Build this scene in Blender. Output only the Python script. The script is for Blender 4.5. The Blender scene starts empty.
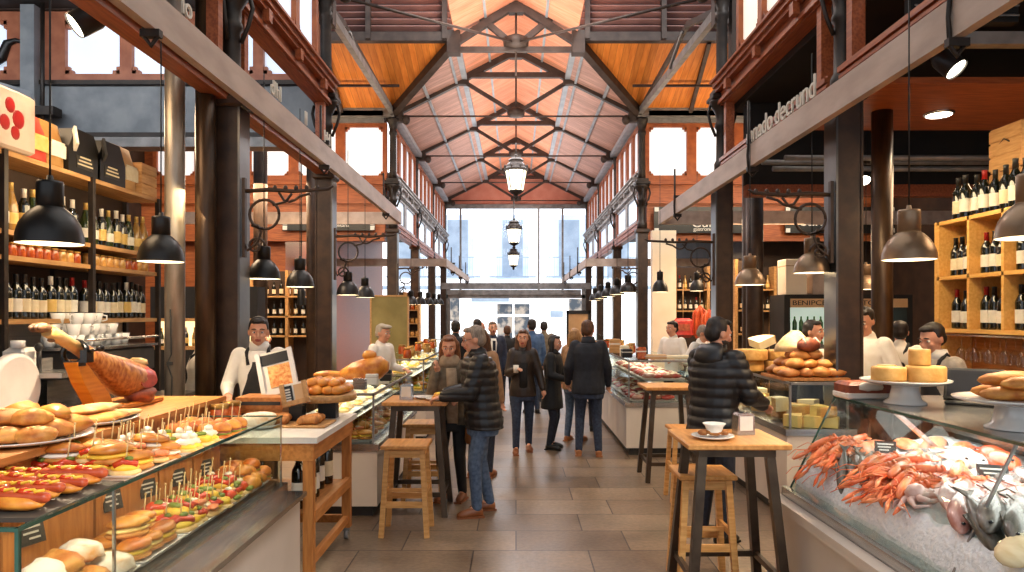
import bpy, math, random
from mathutils import Vector, Matrix, noise as mnoise
R = math.radians; PI = math.pi
rnd = random.Random(7)
sc = bpy.context.scene
COL = sc.collection
FPX, VX, VY, EYE = 700.0, 516.0, 315.0, 1.85
def px_of(p): return VX + FPX*p[0]/p[1]
# ------------------------------------------------------------------ materials
MATS = {}
def nt(name):
    m = bpy.data.materials.new(name); m.use_nodes = True
    t = m.node_tree; t.nodes.clear()
    out = t.nodes.new('ShaderNodeOutputMaterial')
    return m, t, out
def N(t, typ, **kw):
    n = t.nodes.new(typ)
    for k, v in kw.items():
        if k.startswith('i_'):
            n.inputs[int(k[2:])].default_value = v
        else: setattr(n, k, v)
    return n
def c4(c): return (c[0], c[1], c[2], 1.0)
def srgb(r, g, b):
    f = lambda u: (u/255/12.92) if u/255 <= .04045 else ((u/255+.055)/1.055)**2.4
    return (f(r), f(g), f(b))
def mat(name, c1, c2=None, scale=8, rough=.5, metal=0, stretch=None, bump=0, emit=0, emitc=None, contrast=(.35,.65), vary=0, lines=None, spec=.5, coat=0, grad=None, sss=0, detail=4):
    """noise-mixed principled material. stretch = xyz scale of the noise; lines = (axis, period, width, darkness); grad=(z0,z1,colour)"""
    if name in MATS: return MATS[name]
    m, t, out = nt(name); L = t.links
    b = N(t, 'ShaderNodeBsdfPrincipled'); L.new(b.outputs[0], out.inputs[0])
    b.inputs['Roughness'].default_value = rough; b.inputs['Metallic'].default_value = metal
    b.inputs['Specular IOR Level'].default_value = spec; b.inputs['Coat Weight'].default_value = coat
    tc = N(t, 'ShaderNodeTexCoord'); mp = N(t, 'ShaderNodeMapping'); L.new(tc.outputs['Object'], mp.inputs[0])
    if stretch: mp.inputs['Scale'].default_value = stretch
    oi = N(t, 'ShaderNodeObjectInfo')
    ad = N(t, 'ShaderNodeVectorMath', operation='ADD'); L.new(mp.outputs[0], ad.inputs[0])
    mu = N(t, 'ShaderNodeMath', operation='MULTIPLY'); L.new(oi.outputs['Random'], mu.inputs[0]); mu.inputs[1].default_value = 37.0
    L.new(mu.outputs[0], ad.inputs[1])
    nz = N(t, 'ShaderNodeTexNoise'); nz.inputs['Scale'].default_value = scale; nz.inputs['Detail'].default_value = detail; L.new(ad.outputs[0], nz.inputs['Vector'])
    col = None
    if c2 is not None:
        rp = N(t, 'ShaderNodeValToRGB'); L.new(nz.outputs[0], rp.inputs[0])
        e = rp.color_ramp.elements; e[0].position, e[1].position = contrast; e[0].color, e[1].color = c4(c1), c4(c2)
        col = rp.outputs[0]
    else:
        rg = N(t, 'ShaderNodeRGB'); rg.outputs[0].default_value = c4(c1); col = rg.outputs[0]
    def mixc(a, bcol, fac, mode='MIX'):
        mx = N(t, 'ShaderNodeMix', data_type='RGBA', blend_type=mode)
        if isinstance(fac, float): mx.inputs[0].default_value = fac
        else: L.new(fac, mx.inputs[0])
        L.new(a, mx.inputs[6])
        if isinstance(bcol, tuple): mx.inputs[7].default_value = c4(bcol)
        else: L.new(bcol, mx.inputs[7])
        return mx.outputs[2]
    if grad:
        sp = N(t, 'ShaderNodeSeparateXYZ'); L.new(tc.outputs['Object'], sp.inputs[0])
        mr = N(t, 'ShaderNodeMapRange'); mr.inputs[1].default_value = grad[0]; mr.inputs[2].default_value = grad[1]; L.new(sp.outputs[2], mr.inputs[0])
        col = mixc(col, grad[2], mr.outputs[0])
    if lines:
        sp = N(t, 'ShaderNodeSeparateXYZ'); L.new(tc.outputs['Object'], sp.inputs[0])
        dv = N(t, 'ShaderNodeMath', operation='DIVIDE'); L.new(sp.outputs[lines[0]], dv.inputs[0]); dv.inputs[1].default_value = lines[1]
        fr = N(t, 'ShaderNodeMath', operation='FRACT'); L.new(dv.outputs[0], fr.inputs[0])
        lt = N(t, 'ShaderNodeMath', operation='LESS_THAN'); L.new(fr.outputs[0], lt.inputs[0]); lt.inputs[1].default_value = lines[2]
        m2 = N(t, 'ShaderNodeMath', operation='MULTIPLY'); L.new(lt.outputs[0], m2.inputs[0]); m2.inputs[1].default_value = lines[3]
        col = mixc(col, (.01,.008,.006), m2.outputs[0])
        fl = N(t, 'ShaderNodeMath', operation='FLOOR'); L.new(dv.outputs[0], fl.inputs[0])
        wn = N(t, 'ShaderNodeTexWhiteNoise', noise_dimensions='1D'); L.new(fl.outputs[0], wn.inputs['W'])
        hs = N(t, 'ShaderNodeHueSaturation'); mr = N(t, 'ShaderNodeMapRange'); mr.inputs[3].default_value = .85; mr.inputs[4].default_value = 1.15
        L.new(wn.outputs[0], mr.inputs[0]); L.new(mr.outputs[0], hs.inputs['Value']); L.new(col, hs.inputs['Color']); col = hs.outputs[0]
    if vary:
        hs = N(t, 'ShaderNodeHueSaturation'); mr = N(t, 'ShaderNodeMapRange'); mr.inputs[3].default_value = 1-vary; mr.inputs[4].default_value = 1+vary
        L.new(oi.outputs['Random'], mr.inputs[0]); L.new(mr.outputs[0], hs.inputs['Value']); L.new(col, hs.inputs['Color']); col = hs.outputs[0]
    L.new(col, b.inputs['Base Color'])
    if bump:
        bp = N(t, 'ShaderNodeBump'); bp.inputs['Strength'].default_value = bump; bp.inputs['Distance'].default_value = .02
        L.new(nz.outputs[0], bp.inputs['Height']); L.new(bp.outputs[0], b.inputs['Normal'])
    if sss:
        b.inputs['Subsurface Weight'].default_value = sss; b.inputs['Subsurface Radius'].default_value = (.01,.005,.003)
    if emit:
        b.inputs['Emission Strength'].default_value = emit
        if emitc: b.inputs['Emission Color'].default_value = c4(emitc)
        else: L.new(col, b.inputs['Emission Color'])
    MATS[name] = m; return m
def glass(name, tint=(.93,.97,.95), refl=.06, rough=.0):
    if name in MATS: return MATS[name]
    m, t, out = nt(name); L = t.links
    tr = N(t, 'ShaderNodeBsdfTransparent'); tr.inputs[0].default_value = c4(tint)
    gl = N(t, 'ShaderNodeBsdfGlossy'); gl.inputs['Roughness'].default_value = rough
    lw = N(t, 'ShaderNodeLayerWeight'); lw.inputs[0].default_value = .25
    ma = N(t, 'ShaderNodeMath', operation='MULTIPLY_ADD'); L.new(lw.outputs['Fresnel'], ma.inputs[0]); ma.inputs[1].default_value = .22; ma.inputs[2].default_value = refl*.2
    mx = N(t, 'ShaderNodeMixShader'); L.new(ma.outputs[0], mx.inputs[0]); L.new(tr.outputs[0], mx.inputs[1]); L.new(gl.outputs[0], mx.inputs[2])
    L.new(mx.outputs[0], out.inputs[0]); MATS[name] = m; return m
S = srgb
M = dict(
 iron=mat('iron', S(48,32,21), S(70,48,32), 6, .5, .1, bump=.1),
 irondark=mat('irondark', S(34,27,22), S(52,41,33), 9, .5, .3),
 irongrey=mat('irongrey', S(120,118,116), S(150,146,142), 5, .45, .3),
 truss=mat('truss', S(56,44,38), S(76,62,54), 5, .55, .2),
 rail=mat('rail', S(168,146,130), S(190,168,152), 3, .55, 0, stretch=(2,.6,2)),
 polegrey=mat('polegrey', S(150,138,122), S(186,174,158), 4, .35, .5, stretch=(3,3,.6)),
 polebrown=mat('polebrown', S(52,36,24), S(80,58,38), 5, .35, .4, stretch=(3,3,.6)),
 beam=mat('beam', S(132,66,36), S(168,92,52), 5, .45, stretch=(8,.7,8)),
 beamx=mat('beamx', S(136,68,30), S(172,92,44), 5, .5, stretch=(.8,8,8)),
 winframe=mat('winframe', S(140,72,36), S(168,92,48), 6, .5),
 winframe2=mat('winframe2', S(158,92,64), S(178,110,78), 6, .5),
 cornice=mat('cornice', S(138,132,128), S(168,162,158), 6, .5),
 pane=mat('pane', S(235,240,244), S(222,230,238), 1.2, .3, emit=.62),  # panes emit, standing in for daylight behind frosted glass
 panewarm=mat('panewarm', S(246,240,222), S(236,232,218), 2, .3, emit=.6),
 panecool=mat('panecool', S(214,226,240), S(200,214,232), 1.2, .3, emit=.75),
 panelmetal=mat('panelmetal', S(112,117,122), S(138,142,144), 3, .55, .1),
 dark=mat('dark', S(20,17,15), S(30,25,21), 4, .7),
 black=mat('black', S(16,15,14), S(24,22,20), 10, .45),
 blackgloss=mat('blackgloss', S(14,13,13), S(22,20,18), 10, .22),
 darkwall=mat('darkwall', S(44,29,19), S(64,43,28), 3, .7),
 orangeroof=mat('orangeroof', S(206,116,36), S(226,138,52), 3, .6, lines=(0,.14,.06,.45), stretch=(6,.8,.8)),
 louver=mat('louver', S(150,112,106), S(170,130,122), 3, .6),
 mauve=mat('mauve', S(176,130,114), S(202,154,136), 3, .6, lines=(1,.16,.07,.4), stretch=(.8,6,.8)),
 peach=mat('peach', S(238,152,114), S(250,178,142), 3, .6, lines=(1,.16,.05,.3), stretch=(.8,6,.8)),
 gablem=mat('gable', S(226,140,116), S(236,158,134), 3, .6),
 skystrip=mat('skystrip', S(150,160,170), S(178,186,194), 3, .4),
 white=mat('white', S(236,232,226), S(226,221,214), 4, .35),
 whitepanel=mat('whitepanel', S(214,200,186), S(228,215,202), 1.5, .38),
 cream=mat('cream', S(240,220,190), S(250,232,206), 2, .6),
 porcelain=mat('porcelain', S(244,241,235), None, 4, .16, coat=.3),
 steel=mat('steel', S(170,170,170), S(196,195,192), 3, .24, .95, stretch=(1,1,14)),
 steeldark=mat('steeldark', S(92,90,88), S(112,110,106), 3, .3, .9),
 chrome=mat('chrome', S(205,205,205), None, 3, .12, 1),
 lightwood=mat('lightwood', S(206,146,80), S(230,174,106), 5, .42, stretch=(1.2,1.2,9)),
 topwood=mat('topwood', S(198,132,66), S(224,162,92), 4, .36, stretch=(9,1,9)),
 honey=mat('honey', S(180,112,52), S(210,140,74), 5, .45, stretch=(7,1,7)),
 honeyv=mat('honeyv', S(176,108,50), S(206,136,70), 5, .45, stretch=(8,8,1)),
 pine=mat('pine', S(226,164,80), S(242,188,104), 5, .5, stretch=(8,1,8)),
 shelfwood=mat('shelfwood', S(176,128,74), S(204,156,98), 5, .5, stretch=(8,1,8)),
 crate=mat('crate', S(198,146,88), S(220,172,114), 6, .6, stretch=(1,1,8)),
 tablemetal=mat('tablemetal', S(74,62,52), S(96,82,68), 5, .35, .7),
 slate=mat('slate', S(48,46,44), S(62,60,56), 7, .6),
 lampblack=mat('lampblack', S(24,22,20), S(34,30,27), 6, .38, .2),
 lampbronze=mat('lampbronze', S(128,104,80), S(150,124,98), 6, .34, .5),
 lampin=mat('lampin', S(245,236,214), None, 3, .5, emit=.6, emitc=S(255,230,190)),
 bulb=mat('bulb', S(255,244,224), None, 3, .5, emit=14, emitc=S(255,232,196)),
 lanternglass=mat('lanternglass', S(255,246,226), S(250,232,190), 6, .3, emit=2.2),
 spotglow=mat('spotglow', S(255,250,240), None, 3, .5, emit=9, emitc=S(255,240,214)),
 glassm=glass('clear_glass'), glassedge=mat('glassedge', S(40,74,62), S(64,104,88), 4, .1, coat=.5),
 glassfar=glass('facade_glass', (.97,.98,1.0), .03),
 crystal=glass('crystal', (.93,.95,.95), .25),
 bottle=mat('bottle', S(14,17,12), S(22,25,16), 3, .07, coat=.6, spec=.7),
 bottlegreen=mat('bottlegreen', S(36,46,18), S(52,62,26), 3, .08, coat=.6),
 bottlegold=mat('bottlegold', S(150,110,50), S(176,136,70), 3, .1, coat=.5),
 labelcream=mat('labelcream', S(236,222,190), S(226,208,170), 20, .6),
 labelwhite=mat('labelwhite', S(240,234,220), S(230,222,205), 20, .6),
 labelgold=mat('labelgold', S(214,176,92), S(226,192,118), 20, .5),
 foilblack=mat('foilblack', S(20,18,18), None, 5, .35), foilred=mat('foilred', S(150,24,20), None, 5, .35),
 foilgold=mat('foilgold', S(206,164,84), S(226,188,112), 30, .3, .4), foilwhite=mat('foilwhite', S(222,212,196), None, 5, .4),
 jarlid=mat('jarlid', S(196,150,72), S(160,112,48), 20, .35, .5, vary=.3),
 jarred=mat('jarred', S(168,66,26), S(204,104,44), 30, .15, coat=.5, vary=.2), jaramber=mat('jaramber', S(190,134,62), S(222,172,98), 30, .15, coat=.5, vary=.25),
 bread=mat('bread', S(186,104,34), S(234,166,80), 11, .55, bump=.5, vary=.14, sss=.0),
 breaddark=mat('breaddark', S(150,84,34), S(206,138,70), 12, .6, bump=.3, vary=.14),
 breadpale=mat('breadpale', S(218,158,84), S(248,212,152), 10, .6, bump=.4, vary=.1),
 sugar=mat('sugar', S(250,236,212), S(224,156,84), 7, .8, bump=.5, contrast=(.48,.66)),
 bun=mat('bun', S(190,98,26), S(236,162,66), 10, .38, vary=.16, coat=.15, bump=.25), slice=mat('slice', S(226,176,106), S(244,208,146), 20, .7, bump=.2),
 egg=mat('egg', S(244,186,40), S(252,212,84), 20, .45, vary=.1), tomato=mat('tomato', S(196,40,18), S(222,74,30), 14, .2, coat=.4, vary=.15),
 salmon=mat('salmon', S(236,120,70), S(246,160,112), 16, .35, stretch=(1,4,1)), creamch=mat('creamch', S(252,244,226), S(244,228,200), 14, .5),
 greenp=mat('greenp', S(92,112,34), S(136,150,54), 16, .35, vary=.2), olive=mat('olive', S(86,92,30), None, 6, .2), meat=mat('meat', S(120,54,34), S(160,84,54), 18, .45),
 sausage=mat('sausage', S(176,64,34), S(206,96,54), 12, .3, vary=.1),
 pick=mat('pick', S(232,200,140), None, 6, .6),
 prawn=mat('prawn', S(232,98,44), S(250,158,100), 12, .3, coat=.3, vary=.1), fishs=mat('fishs', S(118,112,110), S(168,160,156), 14, .22, .2, stretch=(1,4,4), grad=(.0,-.03,S(226,220,214)), coat=.4),
 fishd=mat('fishd', S(70,66,58), S(112,106,94), 14, .42, .0, stretch=(1,4,4), grad=(.0,-.035,S(214,204,190)), coat=.4), fishpink=mat('fishpink', S(180,112,98), S(212,160,146), 10, .28, coat=.4, stretch=(1,4,4), grad=(.005,-.03,S(240,228,220))),
 fishred=mat('fishred', S(214,66,34), S(238,112,66), 12, .28, coat=.4), fishwhite=mat('fishwhite', S(232,216,208), S(244,236,230), 8, .3, coat=.4), eyeblack=mat('eyeblack', S(10,10,10), None, 4, .1),
 octopus=mat('octopus', S(206,160,146), S(226,196,184), 16, .3, coat=.4), shell=mat('shell', S(226,204,150), S(244,228,186), 10, .4, stretch=(4,1,1)),
 ice=mat('ice', S(238,242,246), S(254,255,255), 40, .35, bump=.8, spec=.6, detail=6),
 cheese=mat('cheese', S(238,196,104), S(248,216,136), 8, .5, vary=.08), cheeserind=mat('cheeserind', S(206,150,74), S(226,178,104), 16, .6, bump=.3), cheesepale=mat('cheesepale', S(246,230,186), S(250,238,206), 10, .5),
 ham=mat('ham', S(140,70,32), S(206,142,80), 9, .36, bump=.25, coat=.3, stretch=(4,4,1.5)), hamfat=mat('hamfat', S(226,176,102), S(240,204,140), 9, .35, coat=.3), hamred=mat('hamred', S(150,34,30), S(190,66,54), 14, .3, coat=.4), hoof=mat('hoof', S(92,66,48), S(150,112,80), 12, .5),
 hamstand=mat('hamstand', S(206,116,24), S(226,142,44), 5, .35, stretch=(1,1,6), coat=.3),
 redfruit=mat('redfruit', S(156,26,24), None, 5, .4), blackcurr=mat('blackcurr', S(96,20,30), None, 5, .4),
 greyprint=mat('greyprint', S(176,154,138), S(194,172,156), 4, .6), redbag=mat('redbag', S(186,44,26), S(206,62,38), 9, .5), kraft=mat('kraft', S(176,132,82), S(198,156,104), 9, .7), ochre=mat('ochre', S(166,116,54), S(184,138,74), 8, .6),
 tag=mat('tag', S(26,25,25), None, 8, .5), chalk=mat('chalk', S(226,222,212), None, 8, .8),
 screen=mat('screen', S(8,11,20), S(14,18,30), 2, .5, spec=.15, emit=.02), sign=mat('sign', S(18,18,18), S(26,26,25), 6, .35), signtext=mat('signtext', S(214,206,190), None, 8, .6),
 tan=mat('tan', S(206,164,116), S(220,180,134), 3, .6), menutan=mat('menutan', S(186,140,92), S(200,156,108), 3, .6),
 olivepanel=mat('olivepanel', S(126,112,60), S(156,140,82), 2, .5), photo=mat('photo', S(214,120,48), S(244,196,120), 40, .5, vary=.1), paper=mat('paper', S(244,238,226), S(236,228,212), 8, .6),
 fridgelit=mat('fridgelit', S(206,226,206), S(228,240,224), 3, .4, emit=.55), fridgebottle=mat('fridgebottle', S(40,92,48), S(80,130,76), 8, .15, coat=.4),
 warmglow=mat('warmglow', S(255,214,150), S(255,228,176), 2, .5, emit=1.6),
 facade=mat('facade', S(252,252,252), S(248,249,252), .4, .8, emit=1.15), facadeblue=mat('facadeblue', S(196,216,236), S(216,230,244), .8, .5, emit=.55), facadegrey=mat('facadegrey', S(150,168,188), S(176,192,208), 1.5, .6, emit=.25), shopdark=mat('shopdark', S(84,92,100), S(190,176,160), 2.2, .3, emit=.2, contrast=(.45,.6)),  # street front emits to imitate bright outdoor daylight
 street=mat('street', S(190,194,200), S(206,210,214), 2, .7), tile=mat('tilewall', S(222,206,184), S(232,218,198), 3, .25, lines=(2,.12,.03,.3)),
 sacking=mat('sacking', S(240,214,164), S(226,190,130), 20, .8, bump=.4),
 denim=mat('denim', S(34,44,64), S(52,64,88), 30, .8), denimlight=mat('denimlight', S(62,80,106), S(90,108,134), 30, .8), denimdark=mat('denimdark', S(22,27,40), S(34,40,56), 30, .8),
 puffer=mat('puffer', S(20,21,24), S(32,32,36), 12, .42), darknavy=mat('darknavy', S(20,23,32), S(30,34,44), 18, .75), coatblack=mat('coatblack', S(18,17,18), S(28,26,27), 18, .7), leather=mat('leather', S(36,26,20), S(52,38,30), 10, .45),
 jacketgrey=mat('jacketgrey', S(96,84,68), S(124,110,90), 18, .8), scarf=mat('scarf', S(150,128,104), S(176,154,128), 20, .85), bag=mat('bag', S(120,70,32), S(150,94,50), 10, .45), blackpants=mat('blackpants', S(18,18,20), S(26,26,28), 20, .7),
 shirtwhite=mat('shirtwhite', S(236,228,214), S(244,238,228), 12, .75), shirtgrey=mat('shirtgrey', S(168,156,140), S(190,178,162), 20, .8), apron=mat('apronm', S(24,23,24), S(34,32,32), 16, .75), suitblue=mat('suitblue', S(30,38,58), S(42,52,76), 18, .7), shirtblue=mat('shirtblue', S(64,92,132), S(84,112,150), 18, .8), camel=mat('camel', S(150,112,80), S(176,136,100), 14, .8),
 shoebrown=mat('shoebrown', S(120,66,34), S(146,86,48), 10, .4), shoeblack=mat('shoeblack', S(20,19,19), S(30,28,28), 10, .4), shoetan=mat('shoetan', S(150,92,54), S(176,116,72), 10, .45),
 skin=mat('skin', S(214,150,118), S(226,166,134), 10, .5, sss=.08), lips=mat('lips', S(176,86,76), None, 8, .4), eyewhite=mat('eyewhite', S(236,230,224), None, 5, .2),
 hairblack=mat('hairblack', S(22,16,13), S(40,30,24), 30, .5, stretch=(3,3,.5)), hairbrown=mat('hairbrown', S(66,40,24), S(104,66,40), 30, .5, stretch=(3,3,.5)), hairlight=mat('hairlight', S(150,108,66), S(186,142,94), 30, .5, stretch=(3,3,.5)), hairgrey=mat('hairgrey', S(128,112,98), S(164,148,132), 30, .6, stretch=(3,3,.5)), hairchest=mat('hairchest', S(94,52,28), S(136,84,48), 30, .5, stretch=(3,3,.5)), capgrey=mat('capgrey', S(176,164,146), S(192,180,162), 12, .8),
)
def floor_mat():
    m, t, out = nt('stone_floor'); L = t.links
    b = N(t, 'ShaderNodeBsdfPrincipled'); L.new(b.outputs[0], out.inputs[0])
    tc = N(t, 'ShaderNodeTexCoord')
    br = N(t, 'ShaderNodeTexBrick'); br.offset = .37; br.inputs['Scale'].default_value = 1; br.inputs['Brick Width'].default_value = .9; br.inputs['Row Height'].default_value = .5
    br.inputs['Mortar Size'].default_value = .006; br.inputs['Mortar Smooth'].default_value = .2; br.inputs['Color1'].default_value = c4(S(124,102,82)); br.inputs['Color2'].default_value = c4(S(158,134,110)); br.inputs['Mortar'].default_value = c4(S(58,46,38)); br.inputs['Bias'].default_value = -.1
    L.new(tc.outputs['Object'], br.inputs['Vector'])
    nz = N(t, 'ShaderNodeTexNoise'); nz.inputs['Scale'].default_value = 2.2; nz.inputs['Detail'].default_value = 7; L.new(tc.outputs['Object'], nz.inputs['Vector'])
    n2 = N(t, 'ShaderNodeTexNoise'); n2.inputs['Scale'].default_value = 26; n2.inputs['Detail'].default_value = 5; L.new(tc.outputs['Object'], n2.inputs['Vector'])
    def mul(a, src, lo, hi):
        mr = N(t, 'ShaderNodeMapRange'); mr.inputs[1].default_value = .3; mr.inputs[2].default_value = .7; mr.inputs[3].default_value = lo; mr.inputs[4].default_value = hi; L.new(src, mr.inputs[0])
        mx = N(t, 'ShaderNodeMix', data_type='RGBA', blend_type='MULTIPLY'); mx.inputs[0].default_value = 1; L.new(a, mx.inputs[6]); L.new(mr.outputs[0], mx.inputs[7]); return mx.outputs[2]
    col = mul(mul(br.outputs[0], nz.outputs[0], .62, 1.08), n2.outputs[0], .8, 1.1)
    L.new(col, b.inputs['Base Color'])
    mr = N(t, 'ShaderNodeMapRange'); mr.inputs[3].default_value = .2; mr.inputs[4].default_value = .5; L.new(nz.outputs[0], mr.inputs[0]); L.new(mr.outputs[0], b.inputs['Roughness'])
    bp = N(t, 'ShaderNodeBump'); bp.inputs['Strength'].default_value = .35; bp.inputs['Distance'].default_value = .006
    L.new(n2.outputs[0], bp.inputs['Height']); L.new(bp.outputs[0], b.inputs['Normal'])
    return m
M['floor'] = floor_mat()
# ------------------------------------------------------------------ mesh builder
class MB:
    def __init__(s): s.v = []; s.f = []; s.m = []; s.sm = []
    def add(s, vs, fs, mi=0, smooth=False):
        o = len(s.v); s.v += [tuple(v) for v in vs]
        for f in fs: s.f.append([i+o for i in f]); s.m.append(mi); s.sm.append(smooth)
        return s
    def box(s, c, d, mi=0, rot=None, bev=0):
        hx, hy, hz = d[0]/2, d[1]/2, d[2]/2
        if bev:
            b = min(bev, hx*.9, hy*.9, hz*.9)
            vs = []; 
            for z, k in ((-hz, 1), (-hz+b, 0), (hz-b, 0), (hz, 1)):
                i = b if k else 0
                X, Y = hx-i, hy-i; bb = b*.6
                vs += [(-X+bb,-Y,z),(X-bb,-Y,z),(X,-Y+bb,z),(X,Y-bb,z),(X-bb,Y,z),(-X+bb,Y,z),(-X,Y-bb,z),(-X,-Y+bb,z)]
            fs = [list(range(7,-1,-1)), list(range(24,32))]
            for r in range(3):
                for i in range(8): fs.append([r*8+i, r*8+(i+1)%8, r*8+8+(i+1)%8, r*8+8+i])
        else:
            vs = [(x,y,z) for z in (-hz,hz) for x,y in ((-hx,-hy),(hx,-hy),(hx,hy),(-hx,hy))]
            fs = [[3,2,1,0],[4,5,6,7],[0,1,5,4],[1,2,6,5],[2,3,7,6],[3,0,4,7]]
        T = Matrix.Translation(c) @ (rot.to_4x4() if rot is not None else Matrix())
        return s.add([T @ Vector(v) for v in vs], fs, mi)
    def b2(s, x0, x1, y0, y1, z0, z1, mi=0, bev=0):
        return s.box(((x0+x1)/2,(y0+y1)/2,(z0+z1)/2), (abs(x1-x0),abs(y1-y0),abs(z1-z0)), mi, None, bev)
    def bar(s, p, q, w, h, mi=0, up=(0,0,1)):
        p, q = Vector(p), Vector(q); d = q-p; L = d.length; d.normalize()
        u = Vector(up)
        if abs(d.dot(u)) > .98: u = Vector((0,1,0))
        sx = d.cross(u).normalized(); uz = sx.cross(d)
        rot = Matrix((sx, d, uz)).transposed()
        return s.box((p+q)/2, (w, L, h), mi, rot)
    def loft(s, secs, n=14, mi=0, cap=True, smooth=True, T=None):
        """secs: (center, ru, rv, U, V) rings"""
        vs = []
        for c, ru, rv, U, V in secs:
            c, U, V = Vector(c), Vector(U), Vector(V)
            for k in range(n):
                a = 2*PI*k/n; vs.append(c+U*(ru*math.cos(a))+V*(rv*math.sin(a)))
        if T is not None: vs = [T @ v for v in vs]
        fs = []
        for r in range(len(secs)-1):
            for k in range(n): fs.append([r*n+k, r*n+(k+1)%n, (r+1)*n+(k+1)%n, (r+1)*n+k])
        s.add(vs, fs, mi, smooth)
        if cap:
            m = len(secs)-1; o = len(s.v)-len(vs)
            s.f.append([o+k for k in range(n-1,-1,-1)]); s.m.append(mi); s.sm.append(False)
            s.f.append([o+m*n+k for k in range(n)]); s.m.append(mi); s.sm.append(False)
        return s
    def lathe(s, prof, n=20, mi=0, T=None, cap=True, smooth=True):
        return s.loft([((0,0,z), max(r,1e-4), max(r,1e-4), (1,0,0), (0,1,0)) for r, z in prof], n, mi, cap, smooth, T)
    def tube(s, pts, r, n=8, mi=0, cap=True):
        pts = [Vector(p) for p in pts]; rs = r if isinstance(r, (list,tuple)) else [r]*len(pts)
        secs = []; prevU = None
        for i, p in enumerate(pts):
            d = (pts[min(i+1,len(pts)-1)]-pts[max(i-1,0)]).normalized()
            u = prevU if prevU is not None else (Vector((0,0,1)) if abs(d.z) < .9 else Vector((1,0,0)))
            u = (u - d*u.dot(d)).normalized(); v = d.cross(u); prevU = u
            secs.append((p, rs[i], rs[i], u, v))
        return s.loft(secs, n, mi, cap)
    def ell(s, c, r, n=12, m=8, mi=0, jit=0, seed=0, flat=1, T=None, freq=2.0):
        vs = []; 
        for j in range(m+1):
            th = PI*j/m
            for k in range(n):
                a = 2*PI*k/n
                d = Vector((math.sin(th)*math.cos(a), math.sin(th)*math.sin(a), math.cos(th)))
                q = 1+(jit*mnoise.noise(d*freq+Vector((seed*3.1,seed*1.7,seed))) if jit else 0)
                p = Vector((d.x*r[0]*q, d.y*r[1]*q, d.z*r[2]*q))
                if p.z < 0: p.z *= flat
                p += Vector(c)
                vs.append(T @ p if T is not None else p)
        fs = [[j*n+k, (j+1)*n+k, (j+1)*n+(k+1)%n, j*n+(k+1)%n] for j in range(m) for k in range(n)]
        return s.add(vs, fs, mi, True)
    def cone(s, p0, r0, p1, r1, n=10, mi=0):
        """capsule with two radii"""
        p0, p1 = Vector(p0), Vector(p1); d = (p1-p0)
        d = d.normalized() if d.length > 1e-6 else Vector((0,0,1))
        u = Vector((1,0,0)) if abs(d.x) < .8 else Vector((0,1,0)); u = (u-d*u.dot(d)).normalized(); v = d.cross(u)
        secs = []
        for a in (-85,-55,-25,0): secs.append((p0+d*(r0*math.sin(R(a))), r0*math.cos(R(a)), r0*math.cos(R(a)), u, v))
        for a in (0,25,55,85): secs.append((p1+d*(r1*math.sin(R(a))), r1*math.cos(R(a)), r1*math.cos(R(a)), u, v))
        return s.loft(secs, n, mi)
    def prism(s, poly, axis, a, b, mi=0):
        """poly of 2D points extruded along axis 'x','y','z' from a to b"""
        def P(u, v, w): return {'x':(w,u,v),'y':(u,w,v),'z':(u,v,w)}[axis]
        n = len(poly); vs = [P(u,v,a) for u,v in poly]+[P(u,v,b) for u,v in poly]
        fs = [list(range(n-1,-1,-1)), list(range(n,2*n))]+[[i,(i+1)%n,n+(i+1)%n,n+i] for i in range(n)]
        return s.add(vs, fs, mi)
    def mesh(s, name, mats):
        me = bpy.data.meshes.new(name); me.from_pydata(s.v, [], s.f)
        mats = mats if isinstance(mats, (list,tuple)) else [mats]
        for m in mats: me.materials.append(M[m] if isinstance(m, str) else m)
        me.polygons.foreach_set('material_index', s.m); me.polygons.foreach_set('use_smooth', s.sm)
        me.update(); return me
    def build(s, name, mats, parent=None, loc=(0,0,0), rz=0, fix=True):
        me = s.mesh(name, mats)
        if fix:
            import bmesh
            bm = bmesh.new(); bm.from_mesh(me); bmesh.ops.recalc_face_normals(bm, faces=bm.faces); bm.to_mesh(me); bm.free()
        return link(name, me, parent, loc, rz)
def link(name, me, parent=None, loc=(0,0,0), rz=0):
    o = bpy.data.objects.new(name, me); COL.objects.link(o); o.location = loc
    if isinstance(rz, (tuple, list)): o.rotation_euler = rz
    else: o.rotation_euler = (0,0,rz)
    if parent is not None: o.parent = parent
    return o
def empty(name, loc=(0,0,0), rz=0):
    o = link(name, None, None, loc, rz); o.empty_display_size = .1; return o
def tag(o, label=None, cat=None, group=None, kind=None):
    if label: o['label'] = label
    if cat: o['category'] = cat
    if group: o['group'] = group
    if kind: o['kind'] = kind
    return o
def struct(o): o['kind'] = 'structure'; return o
KIDS = {}
def kids(o): return [c for c in o.children]
def dup(root, loc, rz=0, scale=None):
    r = root.copy(); COL.objects.link(r); r.location = loc
    r.rotation_euler = rz if isinstance(rz, (tuple,list)) else (0,0,rz)
    if scale: r.scale = (scale,)*3 if not isinstance(scale, tuple) else scale
    for c in KIDS.get(root.name, ()):
        d = c.copy(); COL.objects.link(d); d.parent = r
        for g in KIDS.get(c.name, ()):
            e = g.copy(); COL.objects.link(e); e.parent = d
    return r
PROTO = {}
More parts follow.
